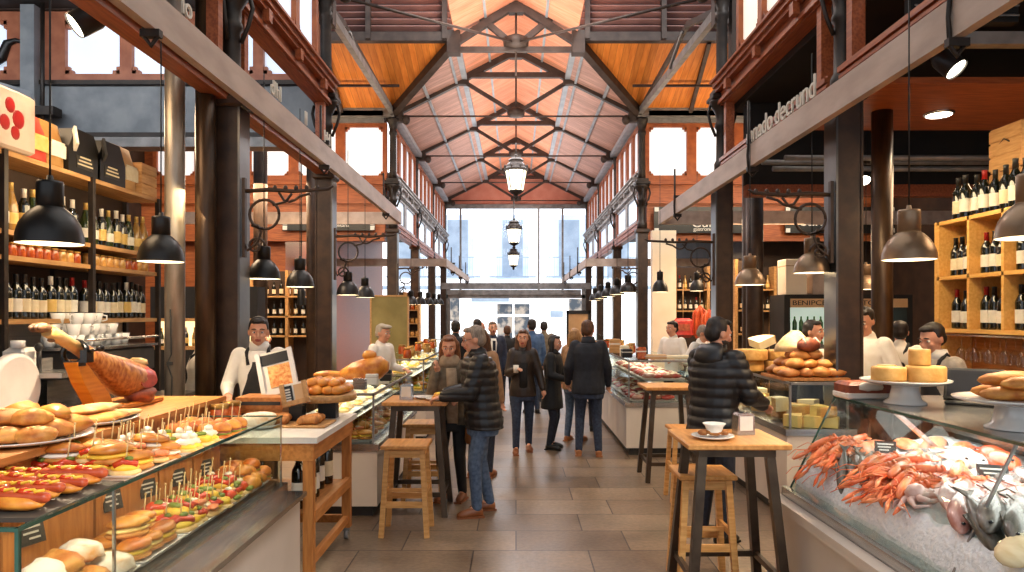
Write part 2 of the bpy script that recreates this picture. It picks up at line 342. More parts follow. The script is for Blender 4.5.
def inst(key, make, loc, rz=0, scale=None, label=None, cat=None, group=None):
    """first use builds the thing, later uses copy it with its parts"""
    if key not in PROTO:
        root = make(); PROTO[key] = root
        bpy.context.view_layer.update()
        KIDS[root.name] = list(root.children)
        for c in root.children: KIDS[c.name] = list(c.children)
        o = root; o.location = loc; o.rotation_euler = rz if isinstance(rz,(tuple,list)) else (0,0,rz)
        if scale: o.scale = (scale,)*3 if not isinstance(scale, tuple) else scale
    else: o = dup(PROTO[key], loc, rz, scale)
    for k in ('label','category','group'):
        if k in o: del o[k]
    tag(o, label, cat, group); return o
ORD = ['leftmost','second','third','fourth','fifth','sixth','seventh','eighth','ninth','tenth','eleventh','twelfth','thirteenth','fourteenth','fifteenth','sixteenth','seventeenth','eighteenth','nineteenth','twentieth','twenty-first','twenty-second','twenty-third','twenty-fourth','twenty-fifth','twenty-sixth','twenty-seventh','twenty-eighth','twenty-ninth','thirtieth']
def rank(objs, what, where, cat, group):
    """labels by order across the photo: 'leftmost X where', 'second X from the left where', ... 'rightmost X where'"""
    objs = sorted(objs, key=lambda o: px_of(o.location)); n = len(objs)
    def fit(l):
        while len(l.replace('-',' ').split()) > 15 and ' the ' in l: l = l.replace(' the ',' ',1)
        if len(l.split()) > 15: l = l.replace(' from left',' left').replace(' from right',' right')
        return l
    for i, o in enumerate(objs):
        if n == 1: l = f'{what} {where}'
        elif i == 0: l = f'leftmost {what} {where}'
        elif i == n-1: l = f'rightmost {what} {where}'
        elif n == 3: l = f'middle {what} {where}'
        elif i >= n*.55: l = f'{ORD[n-1-i]} {what} from the right {where}'
        else: l = f'{ORD[i]} {what} from the left {where}'
        tag(o, fit(l), cat, group)
def text(name, body, size, mt, parent, loc, rot, ext=.004, align='CENTER', sx=1):
    cu = bpy.data.curves.new(name, 'FONT'); cu.body = body; cu.size = size; cu.extrude = ext; cu.align_x = align; cu.align_y = 'CENTER'
    tmp = bpy.data.objects.new('tmp', cu); COL.objects.link(tmp)
    dg = bpy.context.evaluated_depsgraph_get(); me = bpy.data.meshes.new_from_object(tmp.evaluated_get(dg))
    bpy.data.objects.remove(tmp); me.materials.clear(); me.materials.append(M[mt])
    o = link(name, me, parent, loc, rot); o.scale = (sx,1,1); return o
def mesh_of(o):
    dg = bpy.context.evaluated_depsgraph_get(); return bpy.data.meshes.new_from_object(o.evaluated_get(dg))
def spot(name, loc, power, size=100, col=(1,.78,.52), blend=.6, rad=.05, rot=(0,0,0)):
    l = bpy.data.lights.new(name, 'SPOT'); l.energy = power; l.color = col; l.spot_size = R(size); l.spot_blend = blend; l.shadow_soft_size = rad
    return link(name, l, None, loc, rot)
def area(name, loc, rot, sx, sy, power, col=(1,1,1)):
    l = bpy.data.lights.new(name, 'AREA'); l.shape = 'RECTANGLE'; l.size = sx; l.size_y = sy; l.energy = power; l.color = col
    return link(name, l, None, loc, rot)
# ================================================================== building shell
LX, RX = -2.77, 3.02
def shell(name, x0,x1,y0,y1,z0,z1, m, bev=0):
    mb = MB(); mb.b2(x0,x1,y0,y1,z0,z1,0,bev); return struct(mb.build(name, m))
shell('floor', -10,10,-3,31,-.2,0,'floor')
shell('ground', -30,30,31,62,-.3,-.02,'street')
shell('wall_left', -9.2,-9,-3,30,0,7.4,'darkwall'); shell('wall_right', 9,9.2,-3,30,0,7.4,'darkwall')
# --- columns
def column(x, d, w=.25, top=6.55, rot=0):
    m = MB()
    m.b2(-w/2+.02,w/2-.02,-w/2+.012,w/2-.012,.0,3.88,0); m.b2(-w/2,-w/2+.02,-w/2,w/2,0,3.9,3 if x>0 else 0); m.b2(w/2-.02,w/2,-w/2,w/2,0,3.9,3 if x<0 else 0)
    m.box((0,0,.1),(w*1.35,w*1.35,.2),0,None,.02); m.box((0,0,3.86),(w*1.3,w*1.3,.1),0,None,.02)
    prof = [(.10,3.9),(.10,4.05),(.075,4.1),(.07,4.55),(.09,4.58),(.09,4.63),(.075,4.66),(.08,4.78),(.12,4.86),(.16,4.93),(.16,4.97)]
    m.lathe([(r*1.15,z) for r,z in prof],12,2)
    m.box((0,0,5.0),(.36,.36,.07),2,None,.015); m.box((0,0,5.07),(.28,.28,.08),2)
    m.lathe([(.095,5.1),(.085,5.3),(.08,top-.4),(.1,top-.36),(.1,top-.3),(.08,top-.27),(.12,top-.1),(.17,top-.04),(.17,top)],12,2)
    for s in (-1,1):   # little bracket scrolls below the capital
        m.tube([(s*.09,0,4.45),(s*.16,0,4.62),(s*.2,0,4.78),(s*.17,0,4.9)],.022,6,2)
        m.tube([(0,s*.09,4.45),(0,s*.16,4.62),(0,s*.2,4.78),(0,s*.17,4.9)],.022,6,2)
    return struct(m.build('column', ['iron','irongrey','irondark','steeldark'], None, (x,d,0)))
COLD = {-1:[(-2.72,6.7),(-2.77,10.2),(-2.95,16.8),(-3.02,21),(-3.02,25.2),(-3.02,29.2)], 1:[(3.04,6.5),(3.0,10.2),(3.02,16.8),(3.02,21),(3.02,25.2),(3.02,29.2)]}
for s in (-1,1):
    for x, d in COLD[s]: column(x, d)
# plain round poles beside the columns
def pole(x, d, r, m, h, cable=False):
    b = MB(); b.lathe([(r,0),(r,h*.5),(r,h)],16,0); b.lathe([(r*1.25,0),(r*1.25,.1),(r*1.02,.14)],16,0)
    o = struct(b.build('column', m, None, (x,d,0)))
    if cable:
        c = MB(); c.tube([(.01,-r-.008,.9),(.02,-r-.01,1.3),(-.02,-r-.012,1.42),(.015,-r-.01,1.5),(.005,-r-.01,1.9)],.007,6); c.box((.0,-r-.012,1.42),(.05,.02,.03)); c.build('cable','slate',o)
    return o
pole(-3.07,6.3,.085,'polegrey',6.3,True); pole(-2.86,6.45,.09,'polebrown',5.2); pole(3.87,7.4,.105,'polebrown',4.0)
pole(3.75,11,.13,'iron',4.3); pole(4.0,12,.12,'iron',4.3); pole(-4.6,12.6,.12,'iron',6.3); pole(-3.6,12.3,.08,'iron',6.3)
# --- framed windows: boxes for stiles and rails, notched corners, one pane behind each opening
WN = [0]
def window(axis, c, panes, z0, z1, fm, pm, edge=.1, th=.1, notch=.09, side=-1):
    """axis 'x': wall lies along x at depth c; axis 'y': wall runs along the aisle at x=c. panes: list of (a0,a1)"""
    WN[0] += 1; m = MB()
    def bx(mm, a0,a1,zz0,zz1,t, off=0, mi=0):
        if axis == 'x': mm.b2(a0,a1,c-t/2+off,c+t/2+off,zz0,zz1,mi)
        else: mm.b2(c-t/2+off,c+t/2+off,a0,a1,zz0,zz1,mi)
    A0, A1 = panes[0][0]-edge, panes[-1][1]+edge
    bx(m,A0,A1,z0-edge,z0,th); bx(m,A0,A1,z1,z1+edge,th)
    cuts = [A0]+[v for p in panes for v in p]+[A1]
    for i in range(0,len(cuts),2): bx(m,cuts[i],cuts[i+1],z0,z1,th)
    for a0,a1 in panes:
        for a, sa in ((a0,1),(a1,-1)):
            for z, sz in ((z0,1),(z1,-1)):
                bx(m, min(a,a+sa*notch), max(a,a+sa*notch), min(z,z+sz*notch*.5), max(z,z+sz*notch*.5), th*.8)
                bx(m, min(a,a+sa*notch*.5), max(a,a+sa*notch*.5), min(z,z+sz*notch), max(z,z+sz*notch), th*.8)
    o = struct(m.build(f'window_{WN[0]}', fm))
    for a0,a1 in panes:
        p = MB(); bx(p,a0,a1,z0,z1,.012,.02*(1 if axis=='x' else (1 if c>0 else -1))); p.build('pane', pm, o)
    return o
# --- bays along the aisle
TN = [0]
def trim(mb, mats):
    TN[0] += 1; return struct(mb.build(f'trim_{TN[0]}', mats))
def bay(s, x, d0, d1, far=False):
    k = -s   # towards the aisle
    def bb(m, t0, t1, z0, z1, mi=0, a=d0, b=d1): m.b2(min(x+k*t0,x+k*t1), max(x+k*t0,x+k*t1), a, b, z0, z1, mi)
    m = MB(); bb(m,-.07,.07,3.9,4.12); bb(m,.07,.1,3.93,3.98); bb(m,.07,.1,4.05,4.1); bb(m,.07,.085,4.0,4.03,0); bb(m,-.1,.07,3.87,3.9)
    trim(m, 'beam')
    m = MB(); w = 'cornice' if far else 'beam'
    bb(m,-.1,.08,4.86,5.3); bb(m,.08,.12,4.88,4.93); bb(m,.08,.16,5.05,5.1); bb(m,.08,.2,5.1,5.16); bb(m,.08,.24,5.16,5.19); bb(m,.08,.13,5.24,5.28)
    n = max(2, int((d1-d0)/.9))
    for i in range(n):
        a = d0+(i+.5)*(d1-d0)/n; bb(m,.12,.19,4.93,5.06,0,a-.05,a+.05)
    trim(m, w)
    for a in (d0+.16, d1-.2):
        m = MB(); bb(m,-.06,.06,4.12,4.86,0,a,a+.1); trim(m, 'beam')
for s, x in ((-1,LX),(1,RX)):
    y0 = 6.7 if s < 0 else 6.5
    bay(s, x, 1.2, y0-.13); bay(s, x, y0+.13, 10.07)
    window('y', x, [(y0+.35+i*.88, y0+1.08+i*.88) for i in range(3 if s<0 else 3)] , 5.42, 6.75, 'winframe', 'panecool' if s<0 else 'panewarm', .1)
    window('y', x, [(1.9+i*.9, 2.65+i*.9) for i in range(5)], 5.42, 6.75, 'winframe', 'panecool' if s<0 else 'panewarm')
    for i in range(3):
        d0, d1 = 16.8+i*4.2+.13, 21+i*4.2-.13; xx = s*3.02
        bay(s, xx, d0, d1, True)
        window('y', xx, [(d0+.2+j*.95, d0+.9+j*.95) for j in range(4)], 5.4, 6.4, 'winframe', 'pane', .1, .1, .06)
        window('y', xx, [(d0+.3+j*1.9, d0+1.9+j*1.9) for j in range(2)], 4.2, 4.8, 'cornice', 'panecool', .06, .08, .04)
# --- transept walls: the far one on both sides, the near one on the left
for s in (-1,1):
    ps = [(s*(3.2+i*1.13), s*(4.1+i*1.13)) for i in range(5)]
    ps = sorted([(min(a),max(a)) for a in ps])
    window('x', 16.85, ps, 5.2, 6.36, 'winframe', 'pane', .1, .12, .1)
    m = MB(); a, b = sorted((s*3.15, s*9))
    m.b2(a,b,16.8,16.95,4.5,5.12); m.b2(a,b,16.72,16.8,4.98,5.06); m.b2(a,b,16.74,16.8,4.52,4.58); m.b2(a,b,16.76,16.95,3.62,3.85); m.b2(a,b,16.82,16.95,3.85,4.5); m.b2(a,b,16.7,16.9,6.45,6.58,1); m.b2(a,b,16.6,16.9,6.58,6.7,1)
    trim(m, ['beamx','irongrey'])
ps = [(-8.3,-7.45),(-6.6,-5.8),(-5.62,-4.8),(-4.6,-3.85),(-3.7,-3.0)]
w = window('x', 10.3, ps, 5.38, 6.16, 'winframe2', 'panecool', .13, .12, .11)
m = MB(); m.tube([(-8.0,10.22,5.5),(-7.72,10.22,5.5),(-7.5,10.22,5.62),(-7.42,10.22,5.82),(-7.3,10.22,5.86),(-7.12,10.22,5.82)],[.09,.085,.075,.06,.035,.012],8); m.build('window_decal','black',w)
m = MB(); m.b2(-9,-2.9,10.2,10.4,4.5,5.2,0); m.b2(-9,-2.9,10.12,10.4,5.19,5.25,1); m.b2(-9,-2.9,10.1,10.4,4.28,4.42,2); m.b2(-9,-2.9,10.15,10.4,4.44,4.5,1); trim(m, ['panelmetal','irondark','irongrey'])
m = MB(); m.b2(-7.1,-6.9,10.02,10.2,0,6.3,0); m.bar((-6.95,10.05,5.0),(-9,9.2,5.5),.08,.1); m.box((-6.8,10.0,4.75),(.5,.2,.12),1); m.tube([(-6.75,9.98,4.2),(-6.75,9.98,6.3)],.03,6,1); trim(m, ['panelmetal','irondark'])
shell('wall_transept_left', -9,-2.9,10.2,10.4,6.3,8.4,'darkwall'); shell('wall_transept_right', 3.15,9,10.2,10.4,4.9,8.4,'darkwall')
# --- ceilings over the stalls, and an added slab blocking sky light over the aisle
shell('ceiling_left', -9,-2.9,-3,10.2,6.32,6.45,'dark'); shell('ceiling_right', 3.15,9,-3,10.2,4.8,4.92,'dark'); shell('aisle_sky_block', -2.9,3.15,-3,10.25,7.5,7.6,'dark')
shell('ceiling_panel', 3.25,8.6,6.5,8.15,4.0,4.06,'beamx')
m = MB()
for d, z in ((8.6,3.78),(9.0,3.73),(9.4,3.9)): m.tube([(3.3,d,z),(8.8,d,z)],.035,8,0)
for d, z in ((5.6,4.0),): m.b2(3.2,8.6,d-.05,d+.05,z,z+.1,0)
m.b2(3.2,8.8,9.7,9.85,3.5,3.66,1); m.b2(3.2,8.8,9.75,9.85,3.66,4.8,2); trim(m, ['irongrey','beam','dark'])
for i in range(3):
    g = MB(); g.b2(-.45,.45,-.05,.05,0,.5,1)
    for j in range(6): g.box((0,-.07,.05+j*.08),(.84,.08,.012),0,Matrix.Rotation(.5,3,'X'))
    tag(g.build('ventilation_grille', ['irongrey','dark'], None, (3.75+i*1.3,5.9-i*.3,4.3+.02*i)), ['grey slatted ventilation grille beside the right aisle beam','second grey slatted grille further right under the dark ceiling','third slatted grille in the dark ceiling void at far right'][i], 'vent')
shell('wall_transept_far', -9,-3.15,16.96,17.1,4.5,7.6,'beamx'); shell('wall_transept_end', 3.2,9,16.96,17.1,4.5,7.6,'beamx')
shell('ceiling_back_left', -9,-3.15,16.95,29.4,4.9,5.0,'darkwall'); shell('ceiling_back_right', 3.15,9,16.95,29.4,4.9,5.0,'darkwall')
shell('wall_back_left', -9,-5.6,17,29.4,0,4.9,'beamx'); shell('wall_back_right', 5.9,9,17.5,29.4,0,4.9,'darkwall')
# --- nave roof, transept roof, trusses
EZ, NZ, RZ = 6.72, 7.5, 8.2
def quad(name, pts, m, th=.05):
    b = MB(); n = Vector(pts[1])-Vector(pts[0]); n = n.cross(Vector(pts[2])-Vector(pts[0])).normalized()*th
    if n.z < 0: n = -n
    k = len(pts); v = [Vector(p) for p in pts]+[Vector(p)+n for p in pts]
    b.add(v, [list(range(k)), list(range(2*k-1,k-1,-1))]+[[i,(i+1)%k,k+(i+1)%k,k+i] for i in range(k)])
    return struct(b.build(name, m))
for s in (-1,1):
    e = 'left' if s < 0 else 'right'
    quad('roof_slope_'+e, [(s*3.1,16.8,EZ-.1),(s*3.1,29.6,EZ-.1),(s*1.25,29.6,NZ),(s*1.25,14.3,NZ),], 'mauve')
    quad('roof_crown_'+e, [(s*1.25,10.2,NZ+.1),(s*1.25,29.6,NZ+.1),(0,29.6,RZ+.05),(0,10.2,RZ+.05)], 'peach')
    m = MB(); m.bar((s*1.25,14.3,NZ+.03),(s*1.25,29.5,NZ+.03),.16,.1); m.bar((s*1.42,14.9,NZ-.1),(s*1.42,29.5,NZ-.1),.05,.06); m.bar((s*2.1,15.6,EZ+.33),(s*2.1,29.5,EZ+.33),.06,.05); m.bar((s*.62,10.3,NZ+.42),(s*.62,29.5,NZ+.42),.05,.05); m.bar((s*2.92,16.9,EZ-.1),(s*2.92,29.4,EZ-.1),.22,.12); trim(m, 'skystrip')
    # transept: sloping boards, louvre band, ribs
    quad('roof_transept_'+e, [(s*3.0,16.75,EZ),(s*9,16.75,EZ),(s*9,14.3,NZ-.02),(s*1.3,14.3,NZ-.02)], 'orangeroof')
    m = MB(); a, b = sorted((s*1.3, s*9))
    m.b2(a,b,14.34,14.4,NZ,9.0,1)
    for j in range(10): m.box(((a+b)/2,14.3,NZ+.2+j*.14),(b-a,.13,.02),0,Matrix.Rotation(-.6,3,'X'))
    m.b2(a,b,14.2,14.36,NZ-.08,NZ+.1,2)
    for j in range(5): m.b2(s*(1.45+j*1.55)-.05,s*(1.45+j*1.55)+.05,14.16,14.3,NZ-.05,9.0,2)
    trim(m, ['louver','darkwall','truss'])
    m = MB(); m.bar((s*2.95,16.7,EZ-.05),(s*1.28,14.3,NZ-.1),.16,.18)     # valley rafter
    for j in range(5): m.bar((s*(4.15+j*1.5),16.7,EZ-.06),(s*(4.15+j*1.5-.2),14.3,NZ-.08),.08,.1)
    m.bar((s*2.6,15.6,EZ+.24),(s*9,15.6,EZ+.24),.05,.05)
    m.b2(min(s*2.9,s*9),max(s*2.9,s*9),16.6,16.78,EZ-.16,EZ+.08,1)
    trim(m, ['truss','irongrey'])
    m = MB(); xx = LX if s<0 else 3.0
    m.bar((xx,10.3,6.35),(s*2.95,16.7,EZ-.03),.1,.14,1); m.bar((xx,10.3,6.1),(xx,10.3,7.4),.2,.2); m.tube([(xx+(-s)*.1,10.3,6.55),(s*.0,14.2,7.38)],.026,8,0)
    m.bar((xx,10.5,6.4),(s*3.05,12.4,7.0),.08,.1); m.bar((s*3.05,12.4,7.0),(s*2.95,16.6,EZ),.07,.09,0); m.bar((s*2.9,13.2,6.5),(s*3.0,12.6,6.95),.05,.05,1)
    m.ell((xx-s*.28,10.2,6.5),(.1,.1,.1),10,6)
    trim(m, ['truss','irongrey'])
def truss(d, full=True):
    m = MB(); t = .13
    for s in (-1,1):
        if full:
            m.bar((s*2.95,d,EZ-.05),(s*1.25,d,NZ+.02),t,.17); m.bar((s*1.25,d,NZ+.02),(0,d,RZ-.02),t,.15)
            m.bar((s*1.3,d,NZ-.02),(s*.06,d,6.72),.06,.09)
            m.box((s*1.25,d,NZ),(.24,.15,.26),0); m.ell((s*2.62,d-.12,EZ-.22),(.1,.1,.12),10,6)
            m.box((s*2.85,d,EZ-.1),(.3,.16,.3),0)
        else:
            m.bar((s*1.25,d,NZ-.1),(0,d,RZ),t,.14); m.bar((s*1.9,d,8.9),(s*.05,d,7.36),.1,.12); m.box((s*1.27,d,7.4),(.26,.24,.46),0)
    if full:
        m.bar((-1.3,d,7.6),(1.3,d,7.6),.12,.12); m.tube([(-2.95,d,6.62),(2.95,d,6.62)],.022,8); m.lathe([(.0,6.58),(.2,6.62),(.22,6.74),(.1,6.82)],10,0,Matrix.Translation((0,d,0)))
        m.tube([(0,d,RZ),(0,d,6.6)],.022,6)
    else:
        m.bar((-1.25,d,7.27),(1.25,d,7.27),.09,.1); m.lathe([(.0,7.28),(.25,7.32),(.27,7.48),(.1,7.56)],10,0,Matrix.Translation((0,d,0))); m.tube([(0,d,RZ),(0,d,6.75)],.022,6)
    m.box((0,d,RZ-.08),(.3,.16,.24),0)
    return struct(m.build('roof_truss', 'truss'))
truss(14.3, False)
for d in (16.8,21,25.2,29.2): truss(d)
# --- far end: gable, glazed front, the street front beyond
m = MB(); m.add([(-3.1,29.5,6.35),(3.1,29.5,6.35),(3.1,29.5,6.7),(1.25,29.5,7.6),(0,29.5,8.3),(-1.25,29.5,7.6),(-3.1,29.5,6.7)],[[0,1,2,3,4,5,6]]); m.b2(-3.1,3.1,29.35,29.5,6.32,6.5,1); struct(m.build('wall_far', ['gablem','irongrey']))
m = MB()
for x in (-2.95,-2.32,.95,1.95,2.95): m.b2(x-.04,x+.04,29.28,29.36,2.9,6.35)
m.b2(-3,3,29.26,29.36,3.0,3.1); m.b2(-3,3,29.26,29.36,2.55,2.7); m.b2(-3,-2.75,29.26,29.36,0,3); m.b2(2.75,3,29.26,29.36,0,3)
o = struct(m.build('window_far', 'irongrey')); p = MB(); p.b2(-2.95,2.95,29.3,29.31,3.1,6.33); p.build('pane','glassfar',o)
# street building
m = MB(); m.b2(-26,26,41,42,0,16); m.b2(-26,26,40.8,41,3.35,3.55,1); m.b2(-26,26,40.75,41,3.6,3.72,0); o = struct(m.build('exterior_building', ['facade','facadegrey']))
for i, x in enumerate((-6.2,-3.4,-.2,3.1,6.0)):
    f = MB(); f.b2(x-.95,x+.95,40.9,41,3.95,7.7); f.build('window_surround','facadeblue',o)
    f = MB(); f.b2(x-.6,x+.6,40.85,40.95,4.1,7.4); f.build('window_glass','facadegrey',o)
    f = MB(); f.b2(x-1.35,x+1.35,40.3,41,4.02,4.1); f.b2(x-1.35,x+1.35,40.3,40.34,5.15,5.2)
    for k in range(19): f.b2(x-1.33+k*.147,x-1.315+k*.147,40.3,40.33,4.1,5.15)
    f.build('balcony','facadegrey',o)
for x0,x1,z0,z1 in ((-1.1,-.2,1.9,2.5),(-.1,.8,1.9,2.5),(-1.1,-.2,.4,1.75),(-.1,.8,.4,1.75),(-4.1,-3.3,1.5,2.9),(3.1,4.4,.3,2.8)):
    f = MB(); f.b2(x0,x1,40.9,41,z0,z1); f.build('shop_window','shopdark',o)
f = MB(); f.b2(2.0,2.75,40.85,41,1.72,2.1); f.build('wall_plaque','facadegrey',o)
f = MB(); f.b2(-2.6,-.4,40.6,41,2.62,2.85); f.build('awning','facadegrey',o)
# entrance canopy beam inside the glass
m = MB(); m.b2(-2.6,2.5,26.9,27.2,2.5,2.82,0); m.b2(-2.9,2.9,27.2,27.4,2.86,3.1,1); m.b2(-2.6,2.5,26.85,26.9,2.62,2.7,1); trim(m, ['irongrey','irongrey'])
# ================================================================== rails, lamps, brackets, signs
def rail(name, label, x, s, z, d0, d1, xe, h=.25, near=False):
    o = empty('hanging_rail', (x,d0,z)); tag(o, label, 'rail', 'hanging grey rails')
    m = MB(); m.b2(-.035,.035,0,d1-d0,-h/2,h/2); m.build('long_rail','rail',o)
    if xe:
        m = MB(); a, b = sorted((0, xe-x)); e_ = 0 if near else d1-d0; m.b2(a,b,e_-.035,e_+.035,-h/2,h/2); m.build('cross_rail','rail',o)
    n = 3 if d1-d0 > 8 else 2
    for i in range(n):
        y = (d1-d0)*(i+.75)/n*.96; hk = MB()
        hk.tube([(-.045,y,h/2+.5),(-.045,y,h/2+.02),(-.055,y,0),(-.045,y,-h/2-.05),(.0,y,-h/2-.11),(.04,y,-h/2-.05)],.016,6); hk.box((0,y,h/2+.03),(.13,.05,.05)); hk.box((0,y,-h/2-.03),(.13,.05,.05)); hk.build('rail_hanger','irondark',o)
    return o
rail('l','long grey flat rail hung along the left side of the aisle',-2.42,-1,3.87,1.5,14.6,-7.5)
rail('r','long grey flat rail hung along the right side carrying white letters',2.7,1,3.67,1.5,13.1,8.5)
rail('l2','slim grey rail frame deeper on the left, running to the entrance',-1.82,-1,3.2,18,27,-6.8,.2,True)
rail('r2','slim grey rail frame deeper on the right, running to the entrance',1.82,1,3.2,18,27,8.6,.2,True)
lt = empty('rail_lettering', (2.7,7.0,3.8)); tag(lt,'white cut-out script letters standing on the right grey rail','lettering')
for b, d in (('mnado',7.72),('de',7.1),('crund',6.6)): text('word', b, .3, 'signtext', lt, (-.02,d-7.0,.1), (R(90),0,R(-90)), .008)
lt = empty('rail_lettering', (-2.42,7.3,3.97)); tag(lt,'thin white cut-out letters standing on the left grey rail','lettering')
for b, d in (('dlhl',7.0),('ll',8.0),('hld',8.9),('lo',5.1)): text('word', b, .22, 'signtext', lt, (.02,d-7.3,.12), (R(90),0,R(90)), .008)
def make_lamp(shade, bronze=False):
    def f():
        o = empty('pendant_lamp')
        m = MB()
        if bronze: pr = [(.185,0),(.183,.012),(.18,.05),(.165,.1),(.135,.15),(.1,.185),(.08,.2)]
        else: pr = [(.178,0),(.176,.012),(.17,.06),(.155,.115),(.125,.165),(.09,.2),(.07,.215)]
        m.lathe(pr,28,0,None,False); m.lathe([(r-.006,z+.002) for r,z in pr],28,1,None,False)
        shd = m.build('shade',[shade,'lampin'],o,fix=False)
        m = MB(); h = .2; r = .078 if bronze else .07
        m.lathe([(r,h-.005),(r,h+.15),(r*.96,h+.165),(.02,h+.17),(.015,h+.2)],20,0); m.build('lamp_neck',shade,o)
        m = MB(); m.tube([(0,0,h+.19),(0,0,2.3)],.006,6); m.build('cord','black',o)
        m = MB(); m.lathe([(.0,.03),(.12,.035),(.15,.045),(.12,.06),(0,.065)],20,0); m.build('bulb','bulb',shd)
        return o
    return f
def at(px, py, d): return ((px-VX)*d/FPX, d, EYE-(py-VY)*d/FPX)
ls = []
for px, py, d, p in ((50,244,3.75,34),(161,262,5.2,34),(264,279,7.2,30),(300,287,8.3,26),(348,295,10.2,24),(365,297.5,12,24)):
    x,y,z = at(px,py,d); o = inst('lampb', make_lamp('lampblack'), (x,y,z),0,.92); ls.append(o); spot('lamp_light', (x,y,z+.015), p*3.2, 125, rad=.08)
rank(ls, 'black dome pendant lamp', 'on a long cord over the left counters', 'lamp', 'black pendants over the left counters')
ls = []
for i, px in enumerate((411,420,428,434,439)):
    d = 17+i*1.5; x,y,z = at(px,304.5,d); ls.append(inst('lampb', None, (x,y,z)))
    if i%2 == 0: spot('lamp_light', (x,y,z+.01), 26, 125, rad=.1)
rank(ls, 'small black pendant', 'in the distant left row near the entrance', 'lamp', 'distant pendants, left row')
ls = []
for px, py, d, p in ((1032,238,3.6,30),(909,260,4.6,34),(812,273,6.6,30),(750,285,7.9,26),(866,289.5,9.2,18)):
    x,y,z = at(px,py,d); o = inst('lampz', make_lamp('lampbronze', True), (x,y,z),0,.9); ls.append(o); spot('lamp_light', (x,y,z+.015), p*2.6, 125, rad=.08)
rank(ls, 'bronze dome pendant lamp', 'over the right counters', 'lamp', 'bronze pendants over the right counters')
ls = []
for i, px in enumerate((628,617,608,601,595)):
    d = 16.2+i*1.7; x,y,z = at(px,292.5+i*2,d); ls.append(inst('lampb', None, (x,y,z), 0, 1.1))
    if i%2 == 0: spot('lamp_light', (x,y,z+.01), 26, 125, rad=.1)
rank(ls, 'small black pendant', 'in the distant right row beyond the meat counter', 'lamp', 'distant pendants, right row')
ls = []
for px, py, d in ((660,292,12.6),(697,291,13.6)):
    x,y,z = at(px,py,d); ls.append(inst('lampb', None, (x,y,z), 0, (.8,.8,1.0))); spot('lamp_light', (x,y,z+.01), 40, 130, rad=.1)
rank(ls, 'narrow black pendant', 'in front of the cream wall behind the meat counter', 'lamp', 'black pendants by the cream wall')
def make_tubelamp():
    o = empty('tube_pendant'); m = MB(); m.lathe([(.05,0),(.05,.02),(.045,.16),(.03,.2),(.01,.22)],14,0,None,False); m.build('shade','lampblack',o); m = MB(); m.lathe([(.0,.01),(.04,.012),(.04,.02)],12); m.build('bulb','bulb',o); m = MB(); m.tube([(0,0,.2),(0,0,2.2)],.006,6); m.build('cord','black',o); return o
inst('tubel', make_tubelamp, at(301.5,305,10.8), 0, 1.3, 'small black cylinder pendant hanging behind the left pendants, above the vendor', 'lamp')
# track spots and the recessed light
def make_spot(rot):
    def f():
        o = empty('spotlight'); m = MB(); T = Matrix.Rotation(rot,4,'Y')
        m.lathe([(.075,0),(.078,.02),(.075,.14),(.05,.19),(.02,.2)],18,0,T,False); m.build('spot_body','lampblack',o); m = MB(); m.lathe([(.0,.008),(.07,.01),(.07,.015)],18,0,T); m.build('spot_lens','spotglow',o)
        m = MB(); m.tube([T @ Vector((0,0,.16)), T @ Vector((0,0,.16))+Vector((.06,0,.12)), (T @ Vector((0,0,.16)))+Vector((.06,0,.3))],.016,6); m.box((T @ Vector((0,0,.16)))+Vector((.08,0,.26)),(.2,.09,.07)); m.build('spot_arm','irondark',o); return o
    return f
inst('spotA', make_spot(R(38)), at(74,26,5.0), (R(-38),0,0), 1.2, 'black spotlight tilted down at upper left, lit', 'spotlight')
inst('spotB', make_spot(R(-24)), at(957,70,5.2), (R(-34),0,0), 1.1, 'black spotlight tilted under the right aisle beam, lit', 'spotlight')
spot('lamp_light', Vector(at(78,34,4.95)), 50, 90, rot=(R(10),R(20),0)); spot('lamp_light', Vector(at(953,80,5.1)), 50, 90)
inst('spotC', make_spot(R(10)), at(864,181,9.0), (R(-40),0,0), 1.1, 'small lit spotlight in the dark beside the right round pole', 'spotlight')
m = MB(); m.lathe([(.13,0),(.15,.01),(.15,.03),(.02,.03)],24); o = m.build('recessed_light','steel',None,(4.5,7.45,3.975)); tag(o,'round recessed downlight in the reddish wooden ceiling panel','downlight'); m = MB(); m.lathe([(.0,-.004),(.125,-.003),(.125,.005)],24); m.build('light_lens','spotglow',o); spot('lamp_light',(4.5,7.45,3.95),60,120)
# --- lanterns on the centre line
def make_lantern():
    o = empty('hanging_lantern'); n = 8
    m = MB(); m.lathe([(.19,.0),(.21,.03),(.3,.56),(.31,.58)],n,0,None,False,False); m.build('lantern_glass','lanternglass',o)
    m = MB()
    for k in range(n):
        a = 2*PI*k/n; ca, sa = math.cos(a), math.sin(a)
        m.bar((.195*ca,.195*sa,0),(.312*ca,.312*sa,.58),.025,.025)
    m.lathe([(.2,-.03),(.215,-.02),(.215,.01),(.19,.01)],n,0); m.lathe([(.31,.56),(.345,.58),(.35,.62),(.3,.66),(.27,.74),(.2,.82),(.2,.85),(.23,.87),(.16,.93),(.05,.96),(.05,1.02),(.02,1.05)],n,0,None,True,False)
    m.lathe([(.18,-.03),(.14,-.08),(.06,-.11),(.05,-.15),(.08,-.18),(.03,-.24),(.0,-.26)],n,0); m.tube([(0,0,1.0),(0,0,1.7)],.02,6)
    for k in range(n):
        a = 2*PI*(k+.5)/n; m.ell((.335*math.cos(a),.335*math.sin(a),.67),(.03,.03,.06),6,5)
    m.build('lantern_frame','irondark',o); return o
